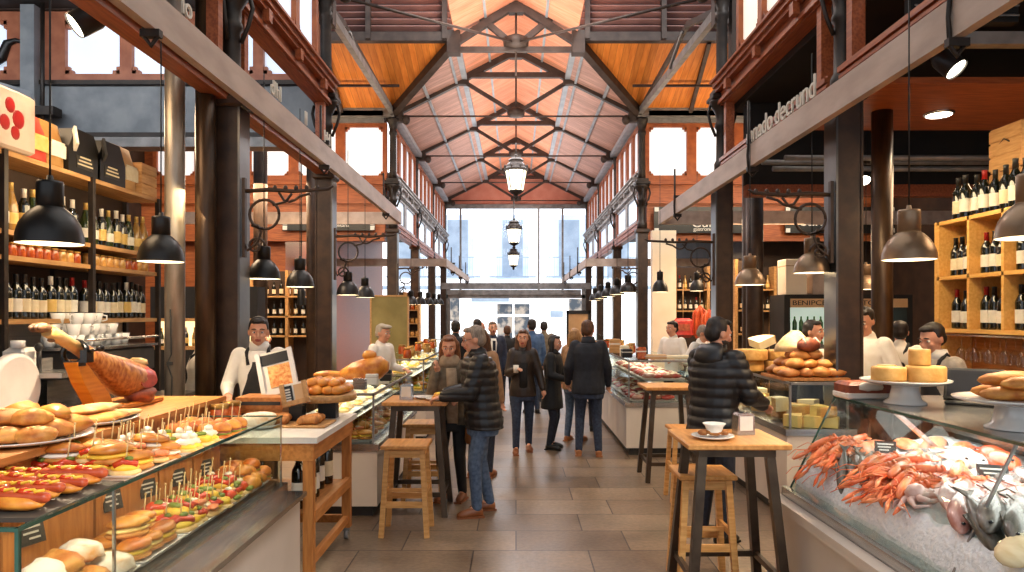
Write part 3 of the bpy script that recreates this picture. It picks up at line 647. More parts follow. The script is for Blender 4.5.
for i,(px,py,d,s) in enumerate(((516,191,18.9,.95),(514,243,25.0,.85),(513.5,265.5,28.0,.72))):
    inst('lantern', make_lantern, at(px,py,d), 0, s, ['big lit street lantern hanging from the roof, nearest of three','lit lantern hanging in the middle of the three','small lit lantern hanging lowest and farthest, near the entrance'][i], 'lantern', 'street lanterns along the aisle')
for o in [o for o in COL.objects if o.name.startswith('hanging_lantern')][1:]:
    m = MB(); m.tube([(0,0,1.6),(0,0,(6.9-o.location.z)/o.scale[0])],.015,6); m.build('suspension_rod','irondark',o)
# --- scroll brackets on the columns
def bracket(x, d, s, z, label, L=.8):
    o = empty('scroll_bracket', (x,d,z)); tag(o,label,'bracket','scrolled iron brackets'); m = MB()
    m.tube([(0,0,0),(s*L*.3,0,.015),(s*L*.6,0,0),(s*L,0,.02),(s*(L+.05),0,.05)],[.02,.02,.018,.016,.01],6)
    m.box((s*.01,0,-.25),(.03,.05,.75)); m.build('bracket_arm','iron',o); m = MB()
    cx, cz, r = s*.2, -.22, .14
    m.tube([(cx+r*math.cos(a*PI/10),0,cz+r*math.sin(a*PI/10)) for a in range(21)],.014,6)
    m.tube([(s*.02,0,-.5)]+[(s*(.04+.02*t+.09*math.sin(t*.9)),0,-.5-.06*math.cos(t*1.1)+.04*t) for t in range(5)]+[(cx,0,cz-r)],.014,6)
    m.tube([(s*L*.42,0,-.01)]+[(s*(L*.42+.05*t),0,-.05-.05*math.sin(t*.8)) for t in range(1,5)]+[(s*(L*.42+.3),0,-.02)],.013,6)
    pts = []
    for t in range(16):
        a = t*.5; q = .09*(1-t/20); pts.append((s*.12+s*q*math.cos(a),0,-.52+q*math.sin(a)))
    m.tube(pts,.012,6); m.tube([(s*.28,0,-.13),(s*.4,0,-.1),(s*.46,0,-.02)],.013,6)
    for k in range(5): m.ell((s*(.3+k*.1),0,.03),(.022,.018,.03),6,5)
    m.build('scrollwork','iron',o)
bracket(-2.58,6.62,1,3.02,'scrolled iron bracket on the near left column',.8); bracket(-2.62,10.1,1,2.98,'scrolled iron bracket on the second left column',.85)
bracket(2.9,6.42,-1,2.95,'scrolled iron bracket on the near right column',.72); bracket(2.86,10.1,-1,2.9,'scrolled iron bracket on the second right column',.95)
bracket(3.0,16.7,-1,2.95,'small scrolled bracket on the third right column',.6); bracket(-2.83,16.7,1,2.95,'small scrolled bracket on the third left column',.6)
# --- name boards on the far transept wall
def board(x0,x1,z0,z1,label,words):
    o = empty('sign_board', ((x0+x1)/2,16.66,(z0+z1)/2)); tag(o,label,'sign'); w, h = x1-x0, z1-z0
    m = MB(); m.box((0,0,0),(w,.05,h),0); m.build('board','sign',o); m = MB()
    for sx in (-1,1):
        for sz in (-1,1): m.box((sx*(w/2-.06),-.035,sz*(h/2-.06)),(.1,.02,.1),0)
    m.build('corner_plates','signtext',o)
    for b, size, tx, tz in words: text('lettering', b, size, 'signtext', o, (tx,-.032,tz), (R(90),0,0), .004)
board(3.28,5.55,3.8,4.42,'black sign board with white lettering on the orange wall behind the second right column',[('Cunni',.34,.16,-.07),('gastronomico',.13,.16,-.22)])
board(6.4,9.0,3.8,4.42,'black sign board with script lettering behind the near right bracket',[('San dre',.4,-.35,-.02),('nuu',.36,.98,0)])
board(-5.55,-3.35,3.86,4.1,'low black sign board with pale lettering on the left orange wall',[('panaderia artesana',.13,0,0)])
# ================================================================== bottles and shelves
def bottle(body, label, foil, kind=0):
    def f():
        m = MB()
        if kind == 0: pr = [(.0,0),(.037,.002),(.0385,.012),(.0385,.19),(.036,.205),(.022,.232),(.0155,.25),(.0145,.3),(.0155,.302),(.0155,.31),(.0,.311)]
        else: pr = [(.0,0),(.041,.002),(.043,.015),(.043,.13),(.039,.175),(.024,.225),(.0165,.26),(.0145,.3),(.0155,.31),(0,.312)]
        m.lathe(pr,14,0); o = m.build('wine_bottle',body)
        m = MB(); r = pr[3][0]+.0008; m.lathe([(r,.05),(r,.142 if kind==0 else .12)],14,0,None,False); m.build('paper_label',label,o)
        m = MB(); m.lathe([(.0172,.248),(.0162,.3),(.0172,.303),(.0172,.3115),(.0,.313)],12,0); m.build('foil_capsule',foil,o); return o
    return f
BK = [('bottle','labelcream','foilblack',0),('bottle','labelwhite','foilred',0),('bottle','labelwhite','foilblack',0),('bottlegreen','labelwhite','foilgold',1),('bottlegold','labelgold','foilgold',1),('bottle','labelgold','foilwhite',0)]
def put_bottle(k, loc, s=1.0): return inst(('btl',k), bottle(*BK[k]), loc, rnd.uniform(-.3,.3), s)
def shelf_row(kinds, x, d0, d1, z, what, where, grp, s=1.0, gap=.092, jit=.012, axis='y', cat='bottle'):
    os = []; n = int(abs(d1-d0)/gap); st = (d1-d0)/n
    for i in range(n):
        k = rnd.choice(kinds); t = d0+(i+.5)*st+rnd.uniform(-jit,jit)*.4
        loc = (x+rnd.uniform(-jit,jit), t, z) if axis == 'y' else (t, x+rnd.uniform(-jit,jit), z)
        os.append(put_bottle(k, loc, s*rnd.uniform(.95,1.06)))
    rank(os, what, where, cat, grp); return os
# left rack along the side wall
LXS = -3.55
o = empty('bottle_rack', (LXS-.15,5.4,0)); tag(o,'tall dark-framed wall rack of wooden shelves holding wine, behind the ham','shelf rack')
def chb(name, parts, m, par):
    b = MB(); ox,oy,oz = par.location
    for p in parts: b.b2(p[0]-ox,p[1]-ox,p[2]-oy,p[3]-oy,p[4]-oz,p[5]-oz)
    return b.build(name, m, par)
for z in (3.0,2.45,2.27,1.82): chb('shelf_board', [(LXS-.32,LXS,3.6,6.96,z-.035,z)], 'shelfwood', o)
for d in (3.7,4.85,5.86,6.94): chb('upright', [(LXS-.02,LXS+.02,d-.02,d+.02,0,3.0),(LXS-.34,LXS-.3,d-.02,d+.02,0,3.0)], 'irondark', o)
chb('back_panel', [(LXS-.36,LXS-.34,3.6,6.96,1.78,3.0)], 'darkwall', o)
chb('tiled_back', [(LXS-.36,LXS-.34,3.6,6.96,.9,1.78)], 'tile', o)
for a, b in ((4.9,5.83),(5.9,6.9)):
    w = 'near' if a < 5 else 'far'
    shelf_row([0,0,1,2,0,5], LXS-.11, a, b, 1.82, 'red wine bottle', f'on the left rack, {w} bay, lowest shelf', f'wine bottles, left rack {w} bay', 1.05)
    shelf_row([3,4,5,3] if w == 'far' else [4,4,3,5], LXS-.11, a, b, 2.45, 'sparkling wine bottle', f'on the left rack, {w} bay, upper shelf', f'sparkling bottles, left rack {w} bay', 1.12, .105)
def jar(body):
    def f():
        m = MB(); m.lathe([(0,0),(.036,.001),(.04,.01),(.04,.075),(.033,.085),(.033,.09)],14); o = m.build('preserve_jar', body); m = MB(); m.lathe([(.037,.086),(.037,.104),(.0,.106)],14); m.build('jar_lid','jarlid',o); return o
    return f
for a, b in ((4.9,5.83),(5.9,6.9)):
    os = []; n = 10
    for i in range(n):
        k = 'jarred' if (a < 5 and i < 6) else rnd.choice(['jaramber','jaramber','jarred']); os.append(inst(('jar',k), jar(k), (LXS-.09,a+(i+.5)*(b-a)/n,2.27)))
    rank(os,'preserve jar',f'on the left rack, {"near" if a<5 else "far"} bay','jar','preserve jars on the left rack')
# bags and boxes on top of the rack
m = MB(); m.b2(-.2,.2,-.31,.31,0,.42,0,.02); o = m.build('gift_box','greyprint',None,(LXS-.14,4.78,3.0)); tag(o,'large pale box printed with red fruit on top of the left rack','box')
m = MB()
for y,z,r in ((.05,.3,.05),(.13,.22,.06),(.0,.17,.05),(.1,.12,.045),(-.1,.24,.045),(-.16,.32,.035),(-.2,.2,.03)): m.ell((.2,y,z),(.006,r,r*1.1),12,6,0 if y>-.05 else 1)
m.build('fruit_print',['redfruit','blackcurr'],o)
def make_bag(m1, m2):
    def f():
        m = MB(); m.loft([((0,0,0),.1,.15,(1,0,0),(0,1,0)),((0,0,.02),.11,.16,(1,0,0),(0,1,0)),((0,0,.2),.1,.155,(1,0,0),(0,1,0)),((0,0,.3),.05,.155,(1,0,0),(0,1,0)),((0,0,.36),.012,.15,(1,0,0),(0,1,0))],12); o = m.build('packet',m1); m = MB(); m.loft([((.111,0,.12),.002,.08,(1,0,0),(0,1,0)),((.108,0,.2),.002,.08,(1,0,0),(0,1,0))],8); m.box((.108,0,.13),(.012,.17,.1)); m.build('packet_label',m2,o); return o
    return f
for i,(k1,k2,d,l) in enumerate((('redbag','labelgold',5.25,'red packet on the left rack beside the fruit-print box'),('ochre','labelwhite',5.45,'ochre and cream packet on top of the left rack'),)):
    inst(('bag',k1), make_bag(k1,k2), (LXS-.12,d,3.0), 0, 1, l, 'packet')
for i,(d,c,l) in enumerate(((5.78,'black','black gift box with a slanted lid, first from the red packet'),(6.17,'black','black gift box with pale lettering beside the kraft bag'),)):
    m = MB(); m.prism([(-.21,0),(.21,0),(.21,.2),(.12,.36),(-.12,.36),(-.21,.2)],'x',-.14,.14); o = m.build('gift_box',c,None,(LXS-.15,d,3.0)); tag(o,l,'box')
    m = MB(); m.box((.142,0,.1),(.004,.22,.1)); m.build('print_panel','slate',o)
    m = MB(); [m.box((.146,.0,.08+.03*j),(.004,.2-.03*j,.012)) for j in range(3)]; m.build('print_lines','labelcream',o)
    m = MB(); m.bar((.13,-.13,.345),(.19,-.19,.19),.02,.1); m.build('box_flap','labelwhite' if i==0 else 'slate',o)
inst(('bag','kraft'), make_bag('kraft','labelcream'), (LXS-.14,6.5,3.0), 0, 1.15, 'brown kraft paper bag on top of the left rack', 'bag')
m = MB(); m.b2(-.14,.14,-.13,.13,0,.3); o = m.build('wine_crate','crate',None,(LXS-.15,6.78,3.0)); tag(o,'small wooden crate at the far end of the left rack top','crate')
m = MB(); [m.box((.0,-.135,.05+.1*j),(.3,.012,.085)) for j in range(3)]; [m.box((.145,0,.05+.1*j),(.012,.27,.085)) for j in range(3)]; m.build('crate_slats','crate',o)
# right pine rack
RXS = 4.1
o = empty('wine_rack',(RXS+.17,5.6,0)); tag(o,'pine pigeonhole wine rack on the right wall above hanging glasses','wine rack')
for z in (2.75,2.22,1.72): chb('shelf_board',[(RXS,RXS+.34,3.8,6.82,z-.035,z)],'pine',o)
for d in (3.8,4.3,4.8,5.42,5.9,6.35,6.8): chb('divider',[(RXS,RXS+.34,d-.016,d+.016,1.72,2.75)],'pine',o)
chb('back_panel',[(RXS+.34,RXS+.36,3.8,6.82,1.1,2.75)],'honey',o); chb('end_panel',[(RXS,RXS+.36,6.82,6.86,0,2.75)],'pine',o); chb('bar_cupboard',[(RXS,RXS+.36,3.8,6.82,0,1.1)],'honey',o)
m = MB()
for i in range(4): m.b2(RXS+.05+i*.08-o.location.x, RXS+.06+i*.08-o.location.x, 3.9-o.location.y, 6.75-o.location.y, 1.655, 1.67)
m.build('glass_rails','steel',o)
for a,b,w in ((6.38,6.77,'end'),(5.93,6.33,'second'),(5.45,5.88,'third')):
    shelf_row([0,2,1,2],RXS+.12,a,b,2.22,'dark wine bottle',f'in the {w} upper hole, right rack',f'bottles, right rack {w} upper hole',1.15,.092)
    shelf_row([2,1,0,2],RXS+.12,a,b,1.72,'dark wine bottle',f'in the {w} lower hole, right rack',f'bottles, right rack {w} lower hole',1.2,.1)
shelf_row([2,0,2,1],RXS+.14,5.75,6.78,2.75,'large wine bottle','standing on top of the right pine rack','bottles on the right rack top',1.3,.128)
for i in range(2):
    m = MB(); m.b2(-.13,.13,-.2,.2,0,.4); o = m.build('wine_crate','crate',None,(RXS+.47,6.35,2.76+.41*i)); tag(o,['lower wooden wine crate at the top right behind the rack bottles','upper wooden wine crate of the pair at top right'][i],'crate'); 
    m = MB(); [m.box((-.135,0,.07+.13*j),(.012,.41,.11)) for j in range(3)]; m.build('crate_slats','crate',o); m = MB(); m.tube([(-.145,-.07,.24),(-.145,0,.28),(-.145,.07,.24),(-.145,0,.18),(-.145,-.07,.24)],.006,6); m.build('crate_brand','slate',o)
shell('trim_ledge', RXS+.36,RXS+.8,5.6,6.86,2.7,2.75,'pine')
def wineglass():
    m = MB(); m.lathe([(.034,0),(.034,-.003),(.006,-.008),(.0045,-.085),(.012,-.095),(.034,-.12),(.041,-.155),(.038,-.19),(.033,-.21)],16,0,None,False); return m.build('wine_glass','crystal')
os = []
for i in range(9):
    for j in range(2): os.append(inst('wg', wineglass, (RXS+.1+j*.12,5.0+i*.2+j*.05,1.655),0,1.15))
rank(os,'upside-down wine glass','hanging under the right pine rack','glass','stemware hung under the rack')
# shelves of the deeper stalls
def back_shelf(label, x0,x1,d,zs,kinds,what,where,grp,m='shelfwood',s=.95,gap=.13,posts=3):
    o = empty('stall_shelf',((x0+x1)/2,d,0)); tag(o,label,'shelf')
    for z in zs: chb('shelf_board',[(x0,x1,d-.02,d+.3,z-.03,z)],m,o)
    for i in range(posts): 
        x = x0+(x1-x0)*i/(posts-1); chb('upright',[(x-.03,x+.03,d-.02,d+.3,0,zs[-1]+.5)],m,o)
    chb('back_panel',[(x0,x1,d+.3,d+.33,0,zs[-1]+.5)],'darkwall',o)
    for r,z in enumerate(zs):
        if kinds == 'jar':
            os = []; n = int((x1-x0)/.13)
            for i in range(n): k = rnd.choice(['jaramber','jarred']); os.append(inst(('jar',k), jar(k), (x0+.08+i*.13,d+.1,z),0,1.4))
            rank(os,what,f'on the {["bottom","second","third","fourth","fifth"][r]} shelf {where}','jar',grp)
        else: shelf_row(kinds,d+.1,x0+.06,x1-.06,z,what,f'on the {["bottom","second","third","fourth","fifth"][r]} shelf {where}',grp,s,gap,.01,'x')
back_shelf('wooden shelf unit of dark bottles behind the left vendor',-5.15,-3.75,13.6,[1.45,1.83,2.22],[0,2,2],'dark bottle','behind the left vendor','bottles behind the left vendor')
back_shelf('shelf of jars lit between the deeper left columns',-3.55,-2.75,19.8,[.85,1.25,1.62,2.0],'jar','jar','between the deeper left columns','jars in the deeper left stall')
back_shelf('long wooden shelves of bottles behind the meat counter on the right',3.5,5.7,15.4,[1.95,2.42],[0,2,1,4],'bottle','behind the meat counter','bottles behind the meat counter','shelfwood',.95,.12,4)
back_shelf('narrow wooden bottle shelf right of the second right column',4.15,4.6,13.2,[1.5,1.95,2.4],[4,0],'small bottle','beside the second right column','bottles beside the second right column','shelfwood',.9,.12,2)
o = empty('backlit_bar',(-4.9,11.2,0)); tag(o,'bar shelf lit warm from behind on the left, seen between the poles','bar shelf')
chb('glow_panel',[(-5.8,-4.1,11.4,11.43,1.35,1.75)],'warmglow',o); chb('bar_board',[(-5.8,-4.1,11.1,11.4,1.3,1.35),(-5.8,-4.1,11.1,11.4,1.75,1.8)],'shelfwood',o); chb('bar_cabinet',[(-5.8,-4.1,11.1,11.45,0,1.3),(-5.8,-4.1,11.1,11.45,1.8,2.3)],'dark',o)
shelf_row([4,3,5],11.22,-5.75,-4.15,1.35,'spirit bottle','on the glowing bar shelf at left','bottles on the glowing bar','x' and .95,.13,.01,'x')
shell('wall_cream',2.98,3.5,15.3,15.5,0,3.7,'cream')
m = MB(); m.b2(-.35,.35,-.02,.02,0,1.9); o = m.build('partition_screen','olivepanel',None,(-2.45,13.6,.0)); o.location=(-2.42,13.4,.3); tag(o,'olive translucent screen panel behind the capped vendor','screen'); m=MB(); m.b2(-.37,-.34,-.03,.03,-.3,1.93); m.b2(.34,.37,-.03,.03,-.3,1.93); m.b2(-.37,.37,-.03,.03,1.9,1.93); m.build('screen_frame','shelfwood',o)
# refrigerated display with a header sign
o = empty('drinks_fridge',(5.6,12.2,0)); tag(o,'lit drinks fridge with a tan lettered header behind the near right column','fridge')
chb('fridge_body',[(4.6,4.7,12,12.7,0,2.2),(6.7,6.8,12,12.7,0,2.2),(4.7,6.7,12,12.7,2.13,2.2),(4.7,6.7,12,12.7,0,.85)],'dark',o); chb('fridge_back',[(4.7,6.7,12.6,12.7,.85,2.0)],'fridgelit',o)
chb('header_sign',[(4.7,6.7,11.97,12.1,1.98,2.13)],'tan',o)
[text('header_word',b,.115,'tag',o,(q,-.24,2.055),(R(90),0,0),.003,'CENTER',1.35) for b,q in (('BE',-.8),('NIPCENI',-.43),('TOS',.46))]
for z in (1.2,1.55): chb('fridge_shelf',[(4.7,6.7,12.2,12.6,z-.02,z)],'white',o)
def gbottle():
    m = MB(); m.lathe([(0,0),(.035,.002),(.036,.01),(.036,.15),(.014,.21),(.014,.25),(0,.252)],10); return m.build('drink_bottle','fridgebottle')
for z,w in ((.85,'bottom'),(1.2,'middle'),(1.55,'top')): 
    os = [inst('gb', gbottle, (4.8+i*.115,12.35,z),0,1.1) for i in range(16)]
    rank(os,'green drink bottle',f'on the {w} shelf of the lit fridge','bottle','green bottles in the fridge')
for i,(x,w,h,mm,l) in enumerate(((4.85,.36,.62,'cream','pale cardboard box on the fridge beside the near right column'),(5.28,.3,.5,'rail','grey box standing on the fridge behind the bronze lamp'),(5.65,.36,.66,'cream','pale box on the fridge right of the grey box'))):
    m = MB(); m.b2(-w/2,w/2,-.2,.2,0,h,0,.01); b = m.build('storage_box',mm,None,(x,12.3,2.2)); tag(b,l,'box'); m = MB(); m.b2(-w/2-.004,w/2+.004,-.204,.204,h*.8,h*.82); m.build('box_tape','kraft',b)
# hanging cured meats
x,y,z = at(683,328,14.2); m = MB(); m.b2(-.2,.2,-.08,.08,-.2,.2,0,.06); o = m.build('cured_meat','hamred',None,(x,y,z)); tag(o,'dark red packed meat hanging by the cream wall','meat'); m = MB(); m.tube([(0,0,.18),(0,0,.9)],.008,5); m.build('hanging_string','kraft',o); m = MB(); m.b2(-.12,.12,-.085,.085,-.05,.08); m.build('meat_label','meat',o)
def m_bunch():
    o = empty('sausage_bunch')
    for k in range(6):
        m = MB(); a = k-2.5; m.tube([(0,0,.35),(.05*a,-.03*(k%2),.2),(.06*a,-.03*(k%2),0),(.055*a,0,-.25-.05*(k%3)),(.05*a,.0,-.3-.05*(k%3))],[.006,.028,.032,.03,.01],8); m.build('sausage','sausage',o)
    m = MB(); m.tube([(0,0,.33),(0,0,1.0)],.008,5); m.build('hanging_string','kraft',o); return o
for i,(px,py,d) in enumerate(((700,322,14.6),(709,326,14.4))):
    inst('bunch', m_bunch, at(px,py,d), 0, 1, ['bunch of red sausages hanging behind the grey-haired vendor','second bunch of red sausages hanging further right'][i], 'sausages')
o = empty('menu_board',(1.78,20,0)); tag(o,'black-framed tan menu board standing near the entrance','menu board')
chb('board_face',[(1.5,2.06,20,20.03,1.22,1.88)],'menutan',o); chb('board_frame',[(1.44,1.5,19.98,20.04,.0,1.98),(2.06,2.12,19.98,20.04,0,1.98),(1.44,2.12,19.98,20.04,1.88,1.98),(1.44,2.12,19.98,20.04,1.14,1.22)],'black',o)
# ================================================================== food builders (origin at the base)
def m_roll(mm, r=(.085,.06,.045), seed=1, jit=.22, slash=False):
    def f():
        m = MB(); m.ell((0,0,r[2]*.62),r,14,9,0,jit,seed,.62)
        o = m.build('bread_roll',mm)
        if slash:
            b = MB()
            for k in (-1,0,1): b.ell((k*r[0]*.42,0,r[2]*1.52-abs(k)*.012),(.012,r[1]*.5,.006),8,5,0,0,0,1,None)
            b.build('slash_cut','breadpale',o)
        return o
    return f
def m_flat(mm, r=(.21,.085,.03), seed=3):
    def f():
        m = MB(); m.ell((0,0,r[2]*.7),r,18,8,0,.2,seed,.7,None,3); return m.build('flatbread',mm)
    return f
def pick(o, h=.1, x=0, z=.05):
    m = MB(); m.tube([(x,0,z),(x+.008,.004,z+h)],[.003,.0025],5); m.ell((x+.008,.004,z+h),(.005,.005,.006),6,4); m.build('toothpick','pick',o)
def m_pintxo(kind, stick=True):
    def f():
        m = MB(); m.ell((0,0,.014),(.065,.045,.018),14,6,0,.1,2,.8); o = m.build('pintxo','slice')
        t = MB()
        if kind == 'pepper':
            t.ell((0,0,.035),(.055,.036,.018),12,6,0,.2,4); t.build('egg_slice','egg',o); t = MB()
            for k in (-1,0,1): t.tube([(-.045,k*.018,.045),(-.01,k*.02+.006,.062),(.045,k*.018,.046)],.011,7)
            t.build('pepper_strip','tomato',o); t = MB(); t.ell((.012,0,.07),(.018,.014,.011),8,6); t.build('olive_top','greenp',o)
        elif kind == 'egg':
            t.ell((0,0,.036),(.056,.04,.022),12,6,0,.3,5); t.build('omelette','egg',o); t = MB(); t.ell((-.01,0,.06),(.035,.02,.012),10,6,0,.3,3); t.build('garnish','greenp',o)
        elif kind == 'cream':
            t.ell((0,0,.03),(.058,.042,.016),12,6,0,.2,6); t.build('filling','egg',o); t = MB(); t.ell((0,0,.05),(.04,.032,.022),12,6,0,.35,8); t.ell((.006,0,.075),(.022,.02,.018),10,6,0,.3,2); t.build('cream_top','creamch',o)
        elif kind == 'tomato':
            t.ell((0,0,.042),(.044,.04,.032),14,8,0,.1,2); t.build('tomato_half','tomato',o); t = MB(); t.ell((0,0,.075),(.02,.018,.01),8,5,0,.3,4); t.build('cheese_bit','creamch',o); t = MB(); t.ell((-.05,.0,.03),(.022,.03,.014),8,6); t.ell((.05,.0,.03),(.02,.03,.014),8,6); t.build('leaf_garnish','greenp',o)
        elif kind == 'ham':
            for k in range(3): t.ell((-.03+k*.03,0,.034+.006*k),(.03,.04,.014),10,6,0,.4,k)
            t.build('ham_slice','salmon',o); t = MB(); t.ell((0,0,.054),(.03,.02,.01),8,6,0,.3,1); t.build('cheese_bit','creamch',o)
        if stick: pick(o)
        return o
    return f
def m_burger(stick=True, fill='greenp'):
    def f():
        m = MB(); m.lathe([(0,0),(.045,0),(.052,.01),(.05,.022),(0,.024)],16); o = m.build('mini_burger','bun')
        m = MB(); m.ell((0,0,.03),(.056,.056,.009),14,5,0,.25,3,1,None,4); m.build('salad','%s'%fill,o); m = MB(); m.lathe([(0,.03),(.05,.03),(.051,.042),(0,.045)],14); m.build('patty','meat',o)
        m = MB(); m.lathe([(.051,.045),(.054,.055),(.048,.075),(.03,.09),(.0,.095)],16); m.build('bun_top','bun',o)
        if stick: pick(o,.09,0,.09)
        return o
    return f
def m_sand(f1='egg'):
    def f():
        m = MB(); m.ell((0,0,.018),(.085,.06,.022),14,7,0,.15,2,.8); o = m.build('filled_roll','bread')
        m = MB(); m.ell((0,0,.038),(.082,.058,.014),14,6,0,.25,4); m.build('filling',f1,o); m = MB(); m.ell((0,0,.058),(.086,.06,.03),14,7,0,.15,7,.4); m.build('roll_top','bun',o); return o
    return f
def m_hotdog():
    m = MB(); m.ell((0,0,.028),(.11,.05,.035),16,8,0,.12,3,.7); o = m.build('hot_dog','bun'); m = MB(); m.cone((-.11,0,.055),.022,(.11,0,.055),.022,10); m.build('sausage','sausage',o)
    m = MB(); m.tube([(-.1+.02*k,.012*(-1)**k,.079) for k in range(11)],.007,6); m.build('sauce','egg',o); m = MB(); m.ell((.03,0,.078),(.03,.02,.012),8,5,0,.4,5); m.ell((-.05,0,.078),(.02,.018,.01),8,5,0,.4,2); m.build('topping','tomato',o); return o
def m_pastry():
    pts = []; m = MB()
    for k in range(9): a = -1.2+k*.3; pts.append((.06*math.sin(a),.06*math.cos(a)-.04,.022))
    m.tube(pts,[.008,.014,.02,.026,.028,.026,.02,.014,.008],9); 
    for k in range(1,8): m.ell(pts[k],(.017+.012*(1-abs(k-4)/4),.03,.024),9,6,0,.15,k)
    return m.build('croissant','breaddark')
def platter(x, d, z, w, l, label, cat='platter', mm='porcelain', rz=0, grp=None):
    m = MB(); h = .02
    m.b2(-w/2+.02,w/2-.02,-l/2+.02,l/2-.02,0,.008); 
    P = lambda e, zz: [(-w/2+e,-l/2+e,zz),(w/2-e,-l/2+e,zz),(w/2-e,l/2-e,zz),(-w/2+e,l/2-e,zz)]
    vs = P(.03,.006)+P(.0,.024)+P(-.004,.028)+P(.006,.027)
    m.add(vs,[[r*4+i,r*4+(i+1)%4,r*4+4+(i+1)%4,r*4+4+i] for r in range(3) for i in range(4)]); m.add(P(.03,.004)+P(.0,.02)+P(-.004,.028),[[r*4+i,r*4+(i+1)%4,r*4+4+(i+1)%4,r*4+4+i] for r in range(2) for i in range(4)])
    o = m.build('serving_platter',mm,None,(x,d,z),rz); return tag(o,label,cat,grp)
def grid(makers, x, d, z, w, l, nx, nd, what, where, cat, rz=0, s=1, layers=1, jit=.15, turn=.5, lz=.05, base=None, grp=None):
    rows = ['front','middle','back'] if nx == 3 else ['front','back'] if nx == 2 else ['front'] if nx == 1 else ['front','second','third','back','rear']
    for L in range(layers):
        kx, kd = max(1,nx-L), max(1,nd-L)
        for i in range(kx):
            os = []
            for j in range(kd):
                key, mk = makers[(i*kd+j+L) % len(makers)] if len(makers) > 1 else makers[0]
                sx = w/nx; sd = l/nd
                X = (kx-1)/2*sx-i*sx; Y = (j-(kd-1)/2)*sd
                X += rnd.uniform(-jit,jit)*sx*.5; Y += rnd.uniform(-jit,jit)*sd*.5
                c, q = math.cos(rz), math.sin(rz)
                ang = rnd.uniform(-turn,turn)+(base if base is not None else 0)
                os.append(inst(key, mk, (x+X*c-Y*q, d+X*q+Y*c, z+L*lz), (rnd.uniform(-.06,.06),rnd.uniform(-.06,.06),ang), s*rnd.uniform(.92,1.08)))
            top = 'upper layer' if L else ''
            rw = (f'{rows[i]} row' if kx > 1 else '')
            wh = ', '.join(t for t in (' '.join(t for t in (rw, 'of the '+top if top and rw else top) if t), where) if t)
            rank(os, what, ('in the '+wh) if rw or top else where, cat, grp or what+'s '+where)
# ================================================================== left pintxo counter
o = empty('display_counter',(-1.8,3.3,0)); tag(o,'white left foreground display counter with a glass front, full of pintxos','counter')
chb('base_panel',[(-2.3,-1.42,2.0,4.6,.1,.66)],'whitepanel',o); chb('plinth',[(-2.25,-1.5,2.05,4.55,0,.1)],'slate',o)
chb('steel_trim',[(-1.56,-1.38,1.98,4.62,.66,.69),(-1.57,-1.5,2.0,4.6,.69,.75),(-2.3,-1.57,4.58,4.62,.66,.75)],'steel',o)
chb('display_deck',[(-2.2,-1.57,2.0,4.57,.7,.765)],'steeldark',o)
def panes(par, quads, name='glass_pane', m='glassm', t=.006):
    for q in quads:
        b = MB(); v = [Vector(p)-par.location for p in q]; n = (v[1]-v[0]).cross(v[2]-v[0]).normalized()*t
        vv = v+[p+n for p in v]; b.add(vv,[[0,1,2,3],[7,6,5,4]]+[[i,(i+1)%4,4+(i+1)%4,4+i] for i in range(4)]); b.build(name,m,par)
gx = -1.53
panes(o, [[(gx,2.15,.75),(gx,2.66,.75),(gx,2.66,1.19),(gx,2.15,1.19)],[(gx,2.67,.75),(gx,4.56,.75),(gx,4.56,1.19),(gx,2.67,1.19)],[(-2.1,2.15,.75),(gx,2.15,.75),(gx,2.15,1.19),(-2.1,2.15,1.19)],[(-2.15,4.56,.75),(gx,4.56,.75),(gx,4.56,1.19),(-2.15,4.56,1.19)]])
chb('glass_edge',[(gx-.007,gx+.007,2.14,4.57,1.185,1.197),(-2.1,gx,2.143,2.157,1.185,1.197),(gx-.006,gx+.006,2.143,2.157,.75,1.19),(-2.15,gx,4.555,4.565,1.187,1.195)],'glassedge',o)
chb('glass_joint',[(gx-.004,gx+.004,2.658,2.672,.75,1.19),(gx-.004,gx+.004,4.555,4.565,.75,1.19)],'chrome',o)
chb('back_counter',[(-2.95,-2.25,1.9,5.3,.0,1.2)],'honeyv',o); chb('back_top',[(-2.98,-2.2,1.88,5.32,1.2,1.235)],'honey',o)
# riser boxes behind the glass, the tier of platters on them
RIS = [(2.05,2.6),(2.62,3.18),(3.2,3.75),(3.77,4.15),(4.17,4.54)]
for i,(a,b) in enumerate(RIS):
    m = MB(); m.b2(-2.2,-1.92,a,b,.765,1.08); r = m.build('riser_box','honeyv'); tag(r,['wooden riser box at the near end of the left counter','wooden riser box under the hot dog slate','wooden riser box under the mixed pintxo platter','wooden riser box under the cream-topped pintxos','wooden riser box under the small burgers at the far end'][i],'riser','wooden riser boxes on the left counter')
def price_tag(x,d,z,rz,label,w=.1,h=.09,tilt=-.25):
    t = empty('price_tag',(x,d,z),(tilt,0,rz)); tag(t,label,'price tag'); m = MB(); m.box((0,0,h/2),(w,.006,h)); tb_ = m.build('tag_board','tag',t); m = MB()
    for k in range(3): m.box((rnd.uniform(-.008,.008),-.004,h*(.75-.24*k)),(w*(.75-.15*k),.002,.008))
    m.build('chalk_lines','chalk',tb_)
for i,d in enumerate((2.75,3.3,3.62,3.95,4.3)): price_tag(-1.895,d,.92-.02*i+.03,R(70),['first black price tag on the risers from the near end','second black price tag on the left risers','middle black price tag on the left risers','fourth black price tag on the left risers','last black price tag on the left risers, far end'][i])
PX = ('pintxo','pintxos')
